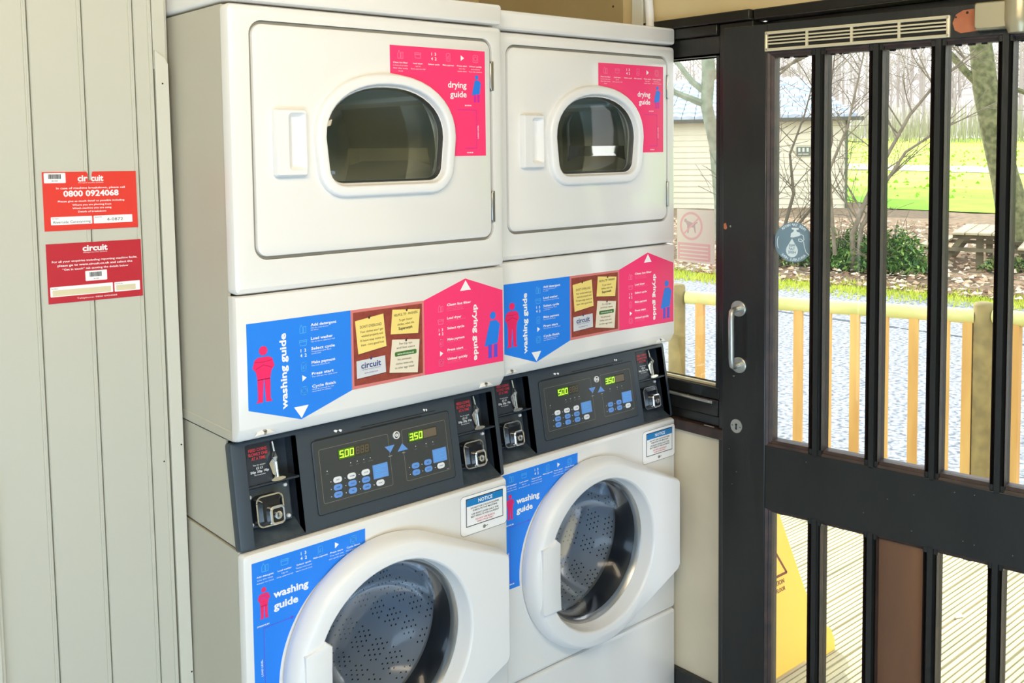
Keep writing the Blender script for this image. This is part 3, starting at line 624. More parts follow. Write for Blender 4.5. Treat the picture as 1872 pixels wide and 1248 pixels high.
    # --- washer front
    f = MB(); f.slab(FRONT, rrect(0, .2885, MW, .8525, .011), -.021, 0, 0, holes=[circ(.328, .56, .208, 72)], bev=.009); B(f, 'washer_front_panel', enamel)
    f = MB(); f.slab(FRONT, rrect(0, .012, MW, .2855, .011), -.021, 0, 0, bev=.009, back=True); B(f, 'kick_panel', enamel)
    # --- washer door: ring joined to a hinge plate on the right
    cx, cz = .328, .560
    def dshape(r, xr, zt, zb):
        # counter-clockwise from the top tangent, round the left, to the bottom, then the hinge plate corners
        o = []; a0, a1 = math.radians(67), math.radians(295); n_ = 60; kx = xr-.645
        for i in range(n_+1):
            a = a0+(a1-a0)*i/n_; o.append((cx+r*math.cos(a), cz+r*math.sin(a)))
        o += [(.636+kx, zb-.012), (.6415+kx, zb-.006), (.645+kx, zb), (.645+kx, (zt+zb)/2), (.645+kx, zt-.010), (.6425+kx, zt-.003), (.637+kx, zt+.002)]
        return o
    lo = []
    for r_, xr, n_ in ((.250, .642, .002), (.2535, .645, .012), (.2525, .645, .024), (.2465, .645, .040), (.2395, .643, .049), (.2345, .639, .052)): lo.append((dshape(r_, xr, .694-(.2535-r_)*.3, .440+(.2535-r_)*.3), n_))
    w = MB(); w.loft(FRONT, lo); hr = .2005
    w.flat(FRONT, [lo[-1][0], circ(cx, cz, hr+.014, 72)], .052)
    w.loft(FRONT, [(circ(cx, cz, hr+.014, 72), .052), (circ(cx, cz, hr+.004, 72), .0515), (circ(cx, cz, hr+.001, 72), .049), (circ(cx, cz, hr-.001, 72), .044), (circ(cx, cz, hr-.006, 72), .016), (circ(cx, cz, hr-.008, 72), .010), (circ(cx, cz, hr-.008, 72), -.01)])
    wd = B(w, 'washer_door', plast, angle=32)
    h = MB(); hp = [(.100, .470), (.108, .4655), (.163, .4655), (.1605, .52), (.1605, .59), (.162, .638), (.147, .652), (.139, .645), (.100, .636)]
    h.slab(FRONT, hp, .045, .0585, 0, bev=.004); h.loft(FRONT, [([(.1405, .4655), (.162, .4655), (.1600, .60), (.161, .640), (.140, .640)], .05), ([(.1405, .4655), (.157, .4655), (.155, .60), (.156, .640), (.140, .640)], .02)], 0, cap1=True)
    B(h, 'door_handle', plast, wd, angle=30)
    e = MB(); e.box((.6442, -.040, .452), (.6472, -.004, .680)); B(e, 'hinge_edge', gapm, wd)
    g = MB(); rr0 = hr-.0065; n = 72
    g.loft(FRONT, [(circ(cx, cz, rr0, n), .008), (circ(cx, cz, rr0-.006, n), .014), (circ(cx, cz, rr0-.010, n), .008), (circ(cx, cz, rr0-.014, n), -.004)]); B(g, 'glass_rim', steel, wd, angle=60)
    g = MB(); r0 = rr0-.010
    g.loft(FRONT, [(circ(cx, cz, r0, n), .006), (circ(cx, cz, r0-.012, n), .000), (circ(cx, cz, r0-.030, n), -.035), (circ(cx, cz, r0-.055, n), -.075), (circ(cx, cz-.004, r0-.10, n), -.098), (circ(cx, cz-.006, .02, n), -.104)], 0, cap1=True)
    B(g, 'door_glass_bowl', glass_w, wd, angle=70)
    # --- tub, drum
    t = MB(); prof = [(.212, .022), (.204, .03), (.198, .05), (.196, .075), (.20, .095), (.215, .10), (.245, .112)]
    vs = [(cx+r*math.cos(2*PI*k/n), y, cz+r*math.sin(2*PI*k/n)) for r, y in prof for k in range(n)]
    t.add(vs, [(j*n+k, j*n+(k+1) % n, (j+1)*n+(k+1) % n, (j+1)*n+k) for j in range(len(prof)-1) for k in range(n)]); B(t, 'door_gasket', rubber, angle=60)
    t = MB(); prof = [(.215, .118), (.245, .125), (.25, .14), (.25, .52), (.22, .55), (.08, .53), (.0001, .52)]
    vs = [(cx+r*math.cos(2*PI*k/n), y, cz+r*math.sin(2*PI*k/n)) for r, y in prof for k in range(n)]
    t.add(vs, [(j*n+k, j*n+(k+1) % n, (j+1)*n+(k+1) % n, (j+1)*n+k) for j in range(len(prof)-1) for k in range(n)]); dm = B(t, 'washer_drum', drum_m, angle=50)
    hl = MB()
    for y_ in range(26):
        if y_ % 5 in (3,): continue
        yy = .15+y_*.0142
        for k in range(100):
            if (k % 10) in (0, 9, 4) : continue
            a = 2*PI*(k+.5*(y_ % 2))/100; ca, sa = math.cos(a), math.sin(a); R_ = .2488
            p0 = V(cx+R_*ca, yy, cz+R_*sa); T = V(-sa, 0, ca)*.0031; Y = V(0, .0031, 0)
            hl.add([p0-T, p0-Y, p0+T, p0+Y], [(0, 1, 2, 3)])
    for rr_ in (.04, .052, .082, .094, .122, .134, .160, .172, .198, .210):
        nk = int(rr_*330)
        for k in range(nk):
            a = 2*PI*k/nk; yb = .53 if rr_ < .08 else .53+(rr_-.08)/.14*.02; p0 = V(cx+rr_*math.cos(a), yb-.004, cz+rr_*math.sin(a)); X = V(.003, 0, 0); Z = V(0, 0, .003)
            hl.add([p0-X, p0-Z, p0+X, p0+Z], [(0, 1, 2, 3)])
    tag(B(hl, 'drum_holes', gapm, dm, smooth=False), kind='stuff')
    for a in (.35, 2.45, 4.54):
        U = V(math.cos(a), 0, math.sin(a)); T = V(-math.sin(a), 0, math.cos(a)); Cc = V(cx, 0, cz)
        bf = MB(); q = [Cc+U*.249+T*.035, Cc+U*.20+T*.008, Cc+U*.20-T*.008, Cc+U*.249-T*.035]
        bf.add([p+V(0, y, 0) for y in (.14, .50) for p in q], [(0, 1, 5, 4), (1, 2, 6, 5), (2, 3, 7, 6), (0, 3, 2, 1), (4, 5, 6, 7)]); B(bf, 'drum_baffle', drum_m, dm, bevel=.008)
    # --- stickers -------------------------------------------------------------
    e0, e1, e2 = .0006, .0009, .0012
    def man(mb, a, b, h, m, n=e1, cape=False, mirror=1):
        k = h; X = lambda x: a+x*k*mirror
        mb.flat(FRONT, [circ(a, b+.91*k, .082*k, 18)], n, m)
        if cape:
            mb.flat(FRONT, [[(X(-.08), b+.80*k), (X(.10), b+.80*k), (X(.20), b+.70*k), (X(.17), b+.55*k), (X(.13), b+.30*k), (X(-.24), b+.26*k), (X(-.16), b+.55*k)]], n, m)
            for s_ in (-.09, .07): mb.flat(FRONT, [[(X(s_-.05), b+.28*k), (X(s_+.05), b+.28*k), (X(s_+.045), b+.03*k), (X(s_+.06), b), (X(s_-.07), b), (X(s_-.05), b+.04*k)]], n, 5)
        else:
            mb.flat(FRONT, [[(X(-.10), b+.80*k), (X(.10), b+.80*k), (X(.17), b+.76*k), (X(.21), b+.62*k), (X(.15), b+.55*k), (X(.12), b+.40*k), (X(-.12), b+.40*k), (X(-.15), b+.55*k), (X(-.21), b+.62*k), (X(-.17), b+.76*k)]], n, m)
            for s_ in (-1, 1): mb.flat(FRONT, [[(X(s_*.005), b+.41*k), (X(s_*.125), b+.41*k), (X(s_*.12), b+.05*k), (X(s_*.16), b), (X(s_*.03), b)]], n, m)
            mb.stroke(FRONT, [(X(-.15), b+.60*k), (X(0), b+.66*k), (X(.15), b+.60*k)], .012*k, n+.0003, 5)
            mb.stroke(FRONT, [(X(-.17), b+.72*k), (X(0), b+.71*k), (X(.17), b+.73*k)], .010*k, n+.0003, 5)
    def icons(mb, pos, s, m, n=e1):
        w_ = s*.07
        for i, (a, b) in enumerate(pos):
            if i == 0: mb.stroke(FRONT, [(a-.4*s, b-.5*s), (a+.4*s, b-.5*s), (a+.4*s, b+.25*s), (a+.1*s, b+.25*s), (a+.1*s, b-.4*s)], w_, n, m); mb.stroke(FRONT, [(a-.4*s, b-.5*s), (a-.4*s, b+.1*s), (a-.2*s, b+.5*s), (a, b+.1*s), (a, b-.5*s)], w_, n, m)
            elif i == 1: mb.stroke(FRONT, [(a-.5*s, b+.3*s), (a+.5*s, b+.3*s), (a+.4*s, b-.35*s), (a-.4*s, b-.35*s)], w_, n, m, close=True); mb.stroke(FRONT, [(a-.45*s, b+.1*s), (a+.45*s, b+.1*s)], w_, n, m)
            elif i == 2: mb.text(FRONT, '1  3', a, b+.08*s, .38*s, 1, n=n, al='C', bold=.02); mb.text(FRONT, '4  2', a, b-.5*s, .38*s, 1, n=n, al='C', bold=.02)
            elif i == 3: mb.stroke(FRONT, rrect(a-.3*s, b-.5*s, a+.3*s, b+.5*s, .12*s, 3), w_, n, m, close=True); mb.text(FRONT, '£', a, b-.25*s, .45*s, m, n=n, al='C')
            elif i == 4: mb.flat(FRONT, [[(a-.22*s, b-.38*s), (a-.22*s, b+.38*s), (a+.35*s, b)]], n, 1)
            else: mb.stroke(FRONT, rrect(a-.42*s, b-.48*s, a+.42*s, b+.48*s, .2*s, 4), w_, n, m, close=True); mb.stroke(FRONT, circ(a, b, .28*s, 16), w_, n, m, close=True)
    # guide strip: blue end, cork board, pink end
    g = MB(); g.slab(FRONT, [(.021, 1.1365), (.135, 1.0985), (.2555, 1.1375), (.2555, 1.3055), (.021, 1.3060)], 0, e0, 0)
    g.text(FRONT, 'washing guide', .1045, 1.126, .0135, 1, n=e1, bold=.04, rot=PI/2, w=.152)
    g.flat(FRONT, [[(.119, 1.1255), (.152, 1.1255), (.1355, 1.101)]], e1, 1)
    man(g, .055, 1.148, .112, 4)
    rows = [(1.2855, 'Add detergent', ['Use the soap drawer', 'to clean']), (1.2575, 'Load washer', ['Up to three quarters full']), (1.237, 'Select cycle', ['Temperature gets warm', 'touch cool']), (1.2085, 'Make payment', ['Use cash touch pads']), (1.1855, 'Press start', ['You will see the cycle time']), (1.1595, 'Cycle finish', ['Wait 30 seconds for the', 'door lock to release'])]
    for zz, hd, sub in rows:
        g.text(FRONT, hd, .161, zz-.0010, .0056, 1, n=e1, bold=.02, w=.0046*len(hd))
        for i_, st in enumerate(sub): g.text(FRONT, st, .161, zz-.0058-i_*.0042, .0024, 1, n=e1, w=.0022*len(st))
    icons(g, [(.143, r_[0]-.004) for r_ in rows], .017, 3)
    B(g, 'washing_guide_sticker', [sblue, wht, blk, iconb, spinkd, mat('figure_shade', (205, 24, 84), .5)], smooth=False)
    g = MB(); g.slab(FRONT, [(.2560, 1.1375), (.4440, 1.1385), (.4440, 1.3050), (.2560, 1.3055)], 0, e0, 1); g.flat(FRONT, [rrect(.261, 1.1445, .4385, 1.2995, .001, 1)], e1, 0)
    B(g, 'cork_board_sticker', [cork, corkf], smooth=False)
    def note(poly, mt, lines, rot, pin, name='printed_note', col=blk, extra=None):
        q = MB(); q.flat(FRONT, [[(a+.002, b-.002) for a, b in poly]], .0011, 2); q.slab(FRONT, poly, .0010, .0015, 0)
        for (st, a, b, h, w_, bold, mi) in lines: q.text(FRONT, st, a, b, h, mi, n=.0018, al='C', w=w_, bold=bold, rot=rot)
        if extra: q.slab(FRONT, extra, .0015, .0017, 3)
        q.flat(FRONT, [circ(pin[0], pin[1], .0024, 10)], .0021, 1); q.stroke(FRONT, [(pin[0], pin[1]), (pin[0]+.003, pin[1]+.005)], .0014, .0022, 1)
        B(q, name, [mt, col, mat('print_shadow', (112, 52, 44), .6), green_p, wht], smooth=False)
    note([(.272, 1.2105), (.343, 1.2185), (.3365, 1.2895), (.2655, 1.2815)], notey, [("DON'T OVERLOAD", .304, 1.265, .0058, .054, 0, 1), ("Your clothes won't get", .306, 1.255, .0048, .058, 0, 1), ("washed properly and", .307, 1.246, .0048, .054, 0, 1), ("I'll leave soap stains on", .307, 1.2365, .0048, .060, 0, 1), ("them - not a good look", .3075, 1.227, .0048, .058, 0, 1)], .02, (.300, 1.285))
    note([(.3545, 1.2420), (.4270, 1.2355), (.4330, 1.2880), (.3600, 1.2950)], notey, [('HELPFUL TIP - WASHERS', .395, 1.2795, .0055, .062, 0, 1), ('To get cleaner', .394, 1.268, .0048, .036, 0, 1), ('clothes, select the', .394, 1.259, .0048, .044, 0, 1), ('Superwash', .393, 1.249, .0062, .036, .02, 1)], .02, (.397, 1.290))
    note([(.3495, 1.1590), (.4240, 1.1485), (.4305, 1.2215), (.3580, 1.2300)], notec, [('For top tips', .393, 1.216, .0045, .034, 0, 1), ('and lost cases', .393, 1.2075, .0045, .048, 0, 1), ('www.circuit.co.uk', .3925, 1.1945, .0036, .044, .01, 4), ('No personals', .389, 1.182, .0045, .036, 0, 1), ('clothes items only', .389, 1.173, .0045, .046, 0, 1), ('no other eggs mixed', .389, 1.164, .0045, .050, 0, 1)], -.02, (.394, 1.224), extra=rrect(.364, 1.1915, .4215, 1.2015, .003, 3))
    note([(.2675, 1.1590), (.3405, 1.1625), (.3390, 1.1990), (.2670, 1.1965)], noteg, [('circuit', .303, 1.1795, .0125, .050, .03, 1), ('managed laundry systems', .303, 1.1755, .0022, .046, 0, 1), ('www.circuit.co.uk', .303, 1.1675, .0028, .034, .01, 1)], .02, (.303, 1.1975), col=dkblue)
    g = MB(); g.slab(FRONT, [(.4445, 1.1385), (.674, 1.1355), (.674, 1.3050), (.5625, 1.3430), (.4445, 1.3050)], 0, e0, 0)
    g.text(FRONT, 'drying guide', .5855, 1.2805, .0125, 1, n=e1, bold=.04, rot=-PI/2, w=.130)
    g.flat(FRONT, [[(.546, 1.3160), (.578, 1.3160), (.5625, 1.3390)]], e1, 1)
    man(g, .643, 1.149, .109, 4, cape=True)
    rows = [(1.2865, 'Clean lint filter', ['in front of the dryer', 'before every load, use', 'cotton items separately']), (1.2565, 'Load dryer', ['Up to three quarters full']), (1.2335, 'Select cycle', []), (1.2080, 'Make payment', ['Use cash touch pads']), (1.1840, 'Press start', ['Touch press the start time']), (1.1635, 'Unload quickly', ['to minimise creases', 'and remove from the'])]
    for zz, hd, sub in rows:
        g.text(FRONT, hd, .508, zz-.0010, .0054, 1, n=e1, bold=.02, w=.0041*len(hd))
        for i_, st in enumerate(sub): g.text(FRONT, st, .508, zz-.0052-i_*.0036, .0022, 3, n=e1, w=.0021*len(st))
    icons(g, [(.490, r_[0]-.004) for r_ in rows], .016, 3)
    B(g, 'drying_guide_sticker', [spink, wht, blk, iconp, sblue2, spurp], smooth=False)
    # pink sticker on the dryer door, cut round the bezel
    n1_ = .0017; D0 = (FRONT[0]-V(0, n1_, 0), FRONT[1], FRONT[2], FRONT[3]); g = MB()
    arc = [(.3545+.179*math.cos(a), 1.664+.137*math.sin(a)) for a in [math.radians(86-i*86/20) for i in range(21)]]
    arc[0] = (.3655, 1.8010)
    g.slab(D0, arc[:-1]+[(.5325, 1.655), (.5325, 1.6225), (.627, 1.6225), (.627, 1.8605), (.3655, 1.8605)], 0, e0, 0)
    for i_, (a, ls) in enumerate(((.392, ['Clean lint filter', 'in front of the door', 'filter after every', 'load']), (.438, ['Load dryer', 'up to', 'three quarters full']), (.481, ['Select cycle']), (.521, ['Make payment']), (.560, ['Press start', 'the dry', 'cycle time']), (.599, ['Unload quickly', 'and remove', 'from the machine']))):
        for j, st in enumerate(ls): g.text(D0, st, a, 1.823-j*.0058, .0030 if j == 0 else .0024, 1, n=e1, al='C', bold=.015 if j == 0 else 0, w=min(.038, .0026*len(st)))
    old = FRONT
    def icd(mb, pos, s, m): # icons on the door face
        b0 = len(mb.v); icons(mb, pos, s, m); mb.v[b0:] = [(v[0], v[1]-n1_, v[2]) for v in mb.v[b0:]]
    icd(g, [(.392, 1.842), (.438, 1.842), (.481, 1.842), (.521, 1.842), (.560, 1.842), (.599, 1.842)], .017, 3)
    g.text(D0, 'drying', .572, 1.7755, .0135, 1, n=e1, al='R', bold=.02, w=.053); g.text(D0, 'guide', .572, 1.7545, .0135, 1, n=e1, al='R', bold=.02, w=.047)
    b0 = len(g.v); man(g, .602, 1.744, .062, 4, cape=True); g.v[b0:] = [(v[0], v[1]-n1_, v[2]) for v in g.v[b0:]]
    g.text(D0, 'MAXIMUM', .576, 1.735, .0028, 1, n=e1, al='C', bold=.015); g.text(D0, 'LOAD LEVEL', .606, 1.662, .0030, 1, n=e1, bold=.02, rot=PI/2, w=.030); g.text(D0, 'MINIMUM', .580, 1.6285, .0028, 1, n=e1, al='C', bold=.015)
    g.stroke(D0, [(.545, 1.7265), (.600, 1.7265), (.600, 1.640), (.565, 1.640)], .0012, e1, 5)
    B(g, 'drying_door_sticker', [spink, wht, blk, iconp, sblue2, mat('sticker_magenta', (214, 40, 170), .4)], smooth=False)
    # blue sticker on the washer front, cut round the door
    g = MB(); n_ = 20; arc = []
    A0 = math.atan2(.7925-.56, .280-.328); A1 = math.atan2(.5385-.56, .073-.328)+2*PI
    for i in range(n_+1):
        a = A0+(A1-A0)*i/n_; r_ = .2375+(.256-.2375)*i/n_+.006*math.sin(PI*i/n_)+.002; arc.append((.328+r_*math.cos(a), .56+r_*math.sin(a)))
    g.slab(FRONT, [(.018, .8325), (.018, .5395)]+arc[::-1]+[(.280, .8345)], 0, e0, 0)
    for i_, (a, ls) in enumerate(((.046, ['Add detergent', 'Use the soap', 'drawer to clean']), (.089, ['Load washer', 'Up to', 'three quarters full']), (.132, ['Select cycle', 'Temperature gets', 'warm touch cool']), (.171, ['Make payment']), (.209, ['Press start', 'You will see', 'the cycle time']), (.250, ['Cycle finish', 'Wait 30 seconds for the', 'door lock to release']))):
        for j, st in enumerate(ls): g.text(FRONT, st, a, .8005-j*.0062+(.003 if i_ > 2 else 0), .0034 if j == 0 else .0027, 1, n=e1, al='C', bold=.015 if j == 0 else 0, w=min(.037, .0028*len(st)))
    icons(g, [(.046, .819), (.089, .8175), (.132, .8185), (.171, .818), (.209, .8185), (.250, .8185)], .017, 3)
    g.text(FRONT, 'washing', .063, .7505, .0145, 1, n=e1, bold=.04, w=.078); g.text(FRONT, 'guide', .063, .7265, .0145, 1, n=e1, bold=.04, w=.054)
    man(g, .042, .716, .064, 4)
    g.text(FRONT, 'MAXIMUM', .026, .701, .0032, 1, n=e1, bold=.02, w=.026); g.text(FRONT, 'LOAD LEVEL', .036, .600, .0036, 1, n=e1, bold=.02, rot=PI/2, w=.034); g.text(FRONT, 'MINIMUM', .026, .549, .0032, 1, n=e1, bold=.02, w=.026)
    g.stroke(FRONT, [(.100, .6985), (.040, .6965), (.040, .556), (.052, .556)], .0014, e1, 5); g.flat(FRONT, [[(.100, .7025), (.100, .6945), (.108, .6985)]], e1, 5)
    B(g, 'washing_door_sticker', [sblue, wht, blk, iconb, spinkd, spurp], smooth=False)
    # notice
    g = MB(); g.slab(FRONT, rrect(.538, .743, .6785, .8365, .010), 0, .0010, 0); g.stroke(FRONT, rrect(.538, .743, .6785, .8365, .010), .0011, .0012, 6, close=True)
    g.flat(FRONT, [rrect(.554, .7625, .667, .829, .0005, 1)], .0013, 2); g.flat(FRONT, [rrect(.556, .7645, .665, .827, .0005, 1)], .0016, 0); g.flat(FRONT, [rrect(.556, .8105, .665, .827, .0005, 1)], .0019, 3)
    g.text(FRONT, 'NOTICE', .612, .8150, .0082, 1, n=.0022, al='C', bold=.03)
    for i_, (st, mi, w_) in enumerate((('DO NOT USE COLOUR RUNNER', 2, .086), ('SHEETS IN THIS MACHINE', 2, .074), ('USE RIGHT DOSE ONLY THE', 2, .082), ('BEST RESULTS FOR LAUNDRY', 2, .086), ('DO NOT USE BLEACH', 4, .058), ('WASH CYCLE ONLY', 4, .050))): g.text(FRONT, st, .611, .8030-i_*.0062-(.002 if i_ > 1 else 0)-(.002 if i_ > 3 else 0), .0036, mi, n=.0020, al='C', w=w_, bold=.02)
    g.flat(FRONT, [circ(.6085, .7525, .0045, 12)], .0014, 5); g.flat(FRONT, [[(.611, .7535), (.620, .7545), (.619, .7525), (.611, .751)]], .0014, 5)
    B(g, 'notice_sticker', [wht, wht, blk, mat('notice_blue', (20, 130, 200), .4), redp, seal, mat('outline_grey', (120, 120, 120), .5)], smooth=False)
    # peeled label remains on the console
    for a, b, w_ in ((.232, .1925, .010), (.244, .1915, .009), (.466, .1945, .006), (.473, .1935, .005)):
        g = MB(); g.flat(CF, [[(a, b+.002), (a+w_*.4, b+.0035), (a+w_, b+.001), (a+w_*.7, b-.003), (a+w_*.3, b-.0015)]], .0015, 0)
        B(g, 'peeled_label_remains', wht, smooth=False)
    return root
def dpts(cx, zt, zb, hw, rc, n=20):
    """D-shaped outline: arched top, straight sides, rounded bottom corners"""
    o = []; top = (zt-zb)*.525; cz = zt-top
    for i in range(n+1):
        a = PI*i/n; e = .92
        o.append((cx+hw*math.copysign(abs(math.cos(a))**e, math.cos(a)), cz+top*math.sin(a)**e))
    k = 6
    for i in range(k+1):
        a = PI+PI/2*i/k; o.append((cx-hw*.965+rc+rc*math.cos(a), zb+rc+rc*math.sin(a)))
    for i in range(k+1):
        a = 1.5*PI+PI/2*i/k; o.append((cx+hw*.965-rc+rc*math.cos(a), zb+rc+rc*math.sin(a)))
    return o
machine = stack_machine()
tag(machine, 'left stacked washer-dryer, the larger nearer one beside the panelled wall', 'washing machine', 'stacked washer-dryers')
def copy_tree(o, parent=None):
    c = o.copy(); COL.objects.link(c); c.parent = parent
    for ch in list(o.children): copy_tree(ch, c)
    return c
right_machine = copy_tree(machine); right_machine.location = (.6995, .0588, 0)
right_machine['label'] = 'right stacked washer-dryer, set back between the other one and the window'
# ------------------------------------------------------------------ outside
def road_z(x, y): return -.27
def ground(x, y):
    d = x+.12*(y-4)
    if d < 10.6: return -.27
    if d < 11.4: return -.27+.06*(d-10.6)/.8
    if d < 18: return -.21+.28*(d-11.4)/6.6
    if d < 66: return .07+1.55*((d-18)/48)**1.25
    if d < 190: return 1.62+(d-66)*.105
    return 14.6
def sheet(x0, x1, nx, y0f, y1f, ny, dz=0, jit=0):
    vs = []; fs = []
    for i in range(nx+1):
        x = x0+(x1-x0)*i/nx; y0, y1 = y0f(x), y1f(x)
        for j in range(ny+1):
            y = y0+(y1-y0)*j/ny; vs.append((x, y, ground(x, y)+dz+(random.random()-.5)*jit))
    for i in range(nx):
        for j in range(ny):
            a = i*(ny+1)+j; fs.append((a, a+ny+1, a+ny+2, a+1))
    return vs, fs
Y0 = lambda x: -14-x*.55
Y1 = lambda x: 12+x*1.15
asph = mat('pale_tarmac', (176, 178, 182), .85, col2=(84, 90, 100), nscale=26, bump=.5, bscale=60)
grassm = mat('meadow_grass', (168, 206, 58), .9, col2=(204, 220, 90), nscale=.35, bump=.4, bscale=12)
grassd = mat('grass_blades', (186, 200, 50), .8, col2=(214, 218, 90), nscale=6)
leafg = mat('leaf_litter_ground', (150, 122, 94), .95, col2=(112, 96, 72), nscale=9, bump=.6, bscale=30)
hillm = mat('hazy_winter_hillside', (184, 170, 164), .95, col2=(160, 150, 142), nscale=.25)  # hillside colour paled to stand in for distance haze
b = MB(); b.add(*sheet(1.56, 11.1, 12, Y0, Y1, 18)); struct(b, 'road', asph, smooth=False)
b = MB(); b.add(*sheet(11.1, 22, 30, Y0, Y1, 50, .002, .05)); struct(b, 'bank', leafg)
b = MB(); vs, fs = sheet(22, 66, 30, Y0, Y1, 30, .003, .03); b.add(vs, fs); struct(b, 'meadow', grassm)
b = MB(); b.add(*sheet(20.6, 27.5, 6, Y0, lambda x: 9.5+(x-20.6)*1.1, 20, .022)); struct(b, 'lawn', mat('lawn_grass', (128, 196, 30), .9, col2=(150, 212, 44), nscale=1.2, bump=.3))
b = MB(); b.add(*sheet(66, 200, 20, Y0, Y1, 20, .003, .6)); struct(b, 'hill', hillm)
# a mown strip and a sandy path across the meadow
def strip(name, pts, w, m, dz):
    mb = MB(); L = []
    for (x0, y0), (x1, y1) in zip(pts, pts[1:]):
        for q in range(12): t_ = q/12; L.append((x0+(x1-x0)*t_, y0+(y1-y0)*t_))
    vs = []
    for i, (x, y) in enumerate(L):
        x2, y2 = L[min(i+1, len(L)-1)]; x1, y1 = L[max(i-1, 0)]; dx, dy = x2-x1, y2-y1; l = math.hypot(dx, dy); px, py = -dy/l*w/2, dx/l*w/2
        vs += [(x+px, y+py, ground(x+px, y+py)+dz), (x-px, y-py, ground(x-px, y-py)+dz)]
    mb.add(vs, [(2*i, 2*i+1, 2*i+3, 2*i+2) for i in range(len(L)-1)]); return struct(mb, name, m, smooth=False)
strip('meadow_path', [(34, -10), (36, 8), (38, 22), (42, 44)], 3.6, mat('sunlit_path', (214, 214, 150), .9), .03)
mb_ = MB()
for x in (8.80,):
    r_ = random.Random(61); y = -6
    while y < 10: l = .3+r_.random()*.5; mb_.box((x+r_.random()*.04, y, -.2702), (x+.05+r_.random()*.04, y+l, -.2665)); y += l+r_.random()*.12
tag(mb_.build('tarmac_joint', mat('tarmac_seam', (70, 76, 84), .8), smooth=False), kind='structure')
# verge: blades
def blades(name, n, fx, h0, h1, m, seed, wd=.012, label=None):
    r_ = random.Random(seed); vs = []; fs = []
    for _ in range(n):
        x, y = fx(r_); z = ground(x, y)-.01; h = h0+(h1-h0)*r_.random(); a = r_.random()*PI; lx, ly = (r_.random()-.5)*h, (r_.random()-.5)*h
        k = len(vs); vs += [(x-wd*math.cos(a), y-wd*math.sin(a), z), (x+wd*math.cos(a), y+wd*math.sin(a), z), (x+lx, y+ly, z+h)]; fs.append((k, k+1, k+2))
    mb = MB(); mb.v = vs; mb.f = fs; mb.m = [0]*len(fs); return tag(mb.build(name, m, smooth=False), label, 'grass', kind='stuff')
blades('verge_grass', 26000, lambda r_: ((lambda y: (10.55-.12*(y-4)+r_.gauss(.35, .22), y))(-4+16*r_.random())), .03, .085, grassd, 1, .012, 'strip of bright yellow-green grass along the far road edge')
r_ = random.Random(8); mb_ = MB()
for _ in range(9000):
    y = -3+15*r_.random(); x = 11.0-.12*(y-4)+7*r_.random()**1.6; z = ground(x, y)+.03+r_.random()*.03; s_ = .03+.035*r_.random(); a = r_.random()*PI; t_ = (r_.random()-.3)*s_
    ca, sa = math.cos(a)*s_, math.sin(a)*s_
    mb_.add([(x-ca, y-sa, z-t_*.2), (x+sa*.5, y-ca*.5, z+t_), (x+ca, y+sa, z), (x-sa*.5, y+ca*.5, z-t_*.4)], [(0, 1, 2, 3)], r_.randrange(3))
tag(mb_.build('fallen_leaf_litter', [mat('leaf_tan', (196, 164, 130), .8), mat('leaf_brown', (132, 100, 74), .8), mat('leaf_pale', (222, 204, 176), .8)], smooth=False), 'brown and tan fallen leaves covering the bank beyond the road', 'leaves', kind='stuff')
# meadow tufts
blades('meadow_tuft_grass', 2600, lambda r_: (24+34*r_.random(), 2+44*r_.random()), .04, .13, mat('tuft_green', (140, 184, 44), .9), 12, .09, 'darker green tufts scattered over the sunny meadow')

# ---- ribbed deck: boards run out from the wall
deckm = mat('grey_decking', (206, 196, 158), .55, col2=(186, 178, 146), nscale=14, bump=.3, bscale=60, stretch=(.2, 1, 1))
deck = empty('deck', (2.6, .3, -.05), kind='structure')
y = -2.30; bi = 0
while y < 2.4:
    mb = MB(); pr = []; w_ = .118; x1 = 3.72 if y > 1.0 else (3.98 if y > -.1 else 4.05); p_ = w_/6
    for q in range(6):
        a = y+q*p_; pr += [(a+.0005, -.057), (a+.0040, -.0575), (a+.0045, -.0505), (a+.0060, -.0500), (a+p_-.0015, -.0500), (a+p_-.0003, -.0510)]
    pr += [(y+w_, -.078), (y, -.078)]; k = len(pr)
    mb.add([(x, yy, z) for x in (1.475, x1) for yy, z in pr], [(q, (q+1) % k, k+(q+1) % k, k+q) for q in range(k)]+[tuple(range(k)), tuple(range(k, 2*k))])
    mb.build('deck_board', deckm, deck, smooth=False); y += .1225; bi += 1
mb = MB()
for x in (1.6, 2.6, 3.6): mb.box((x, -2.3, -.27), (x+.05, 2.35, -.079))
mb.box((3.70, -2.3, -.268), (3.74, 2.35, -.079)); mb.box((1.475, -2.32, -.268), (3.7, -2.30, -.06)); mb.build('deck_joist', mat('joist_dark', (84, 70, 50), .8), deck)
mb = MB()
for (x, y, s_) in ((2.62, -.22, .028), (2.75, .12, .012), (3.0, -.30, .02), (2.3, -.1, .011), (2.9, .3, .015), (2.15, -.42, .01)):
    mb.add([(x-s_, y, -.048), (x, y-s_*.5, -.046), (x+s_, y+.004, -.049), (x+.004, y+s_*.5, -.044)], [(0, 1, 2, 3)])
tag(mb.build('fallen_leaf_scatter', mat('dry_leaf', (232, 220, 168), .7), smooth=False), 'few pale dry leaves lying on the ribbed deck', 'leaves', kind='stuff')

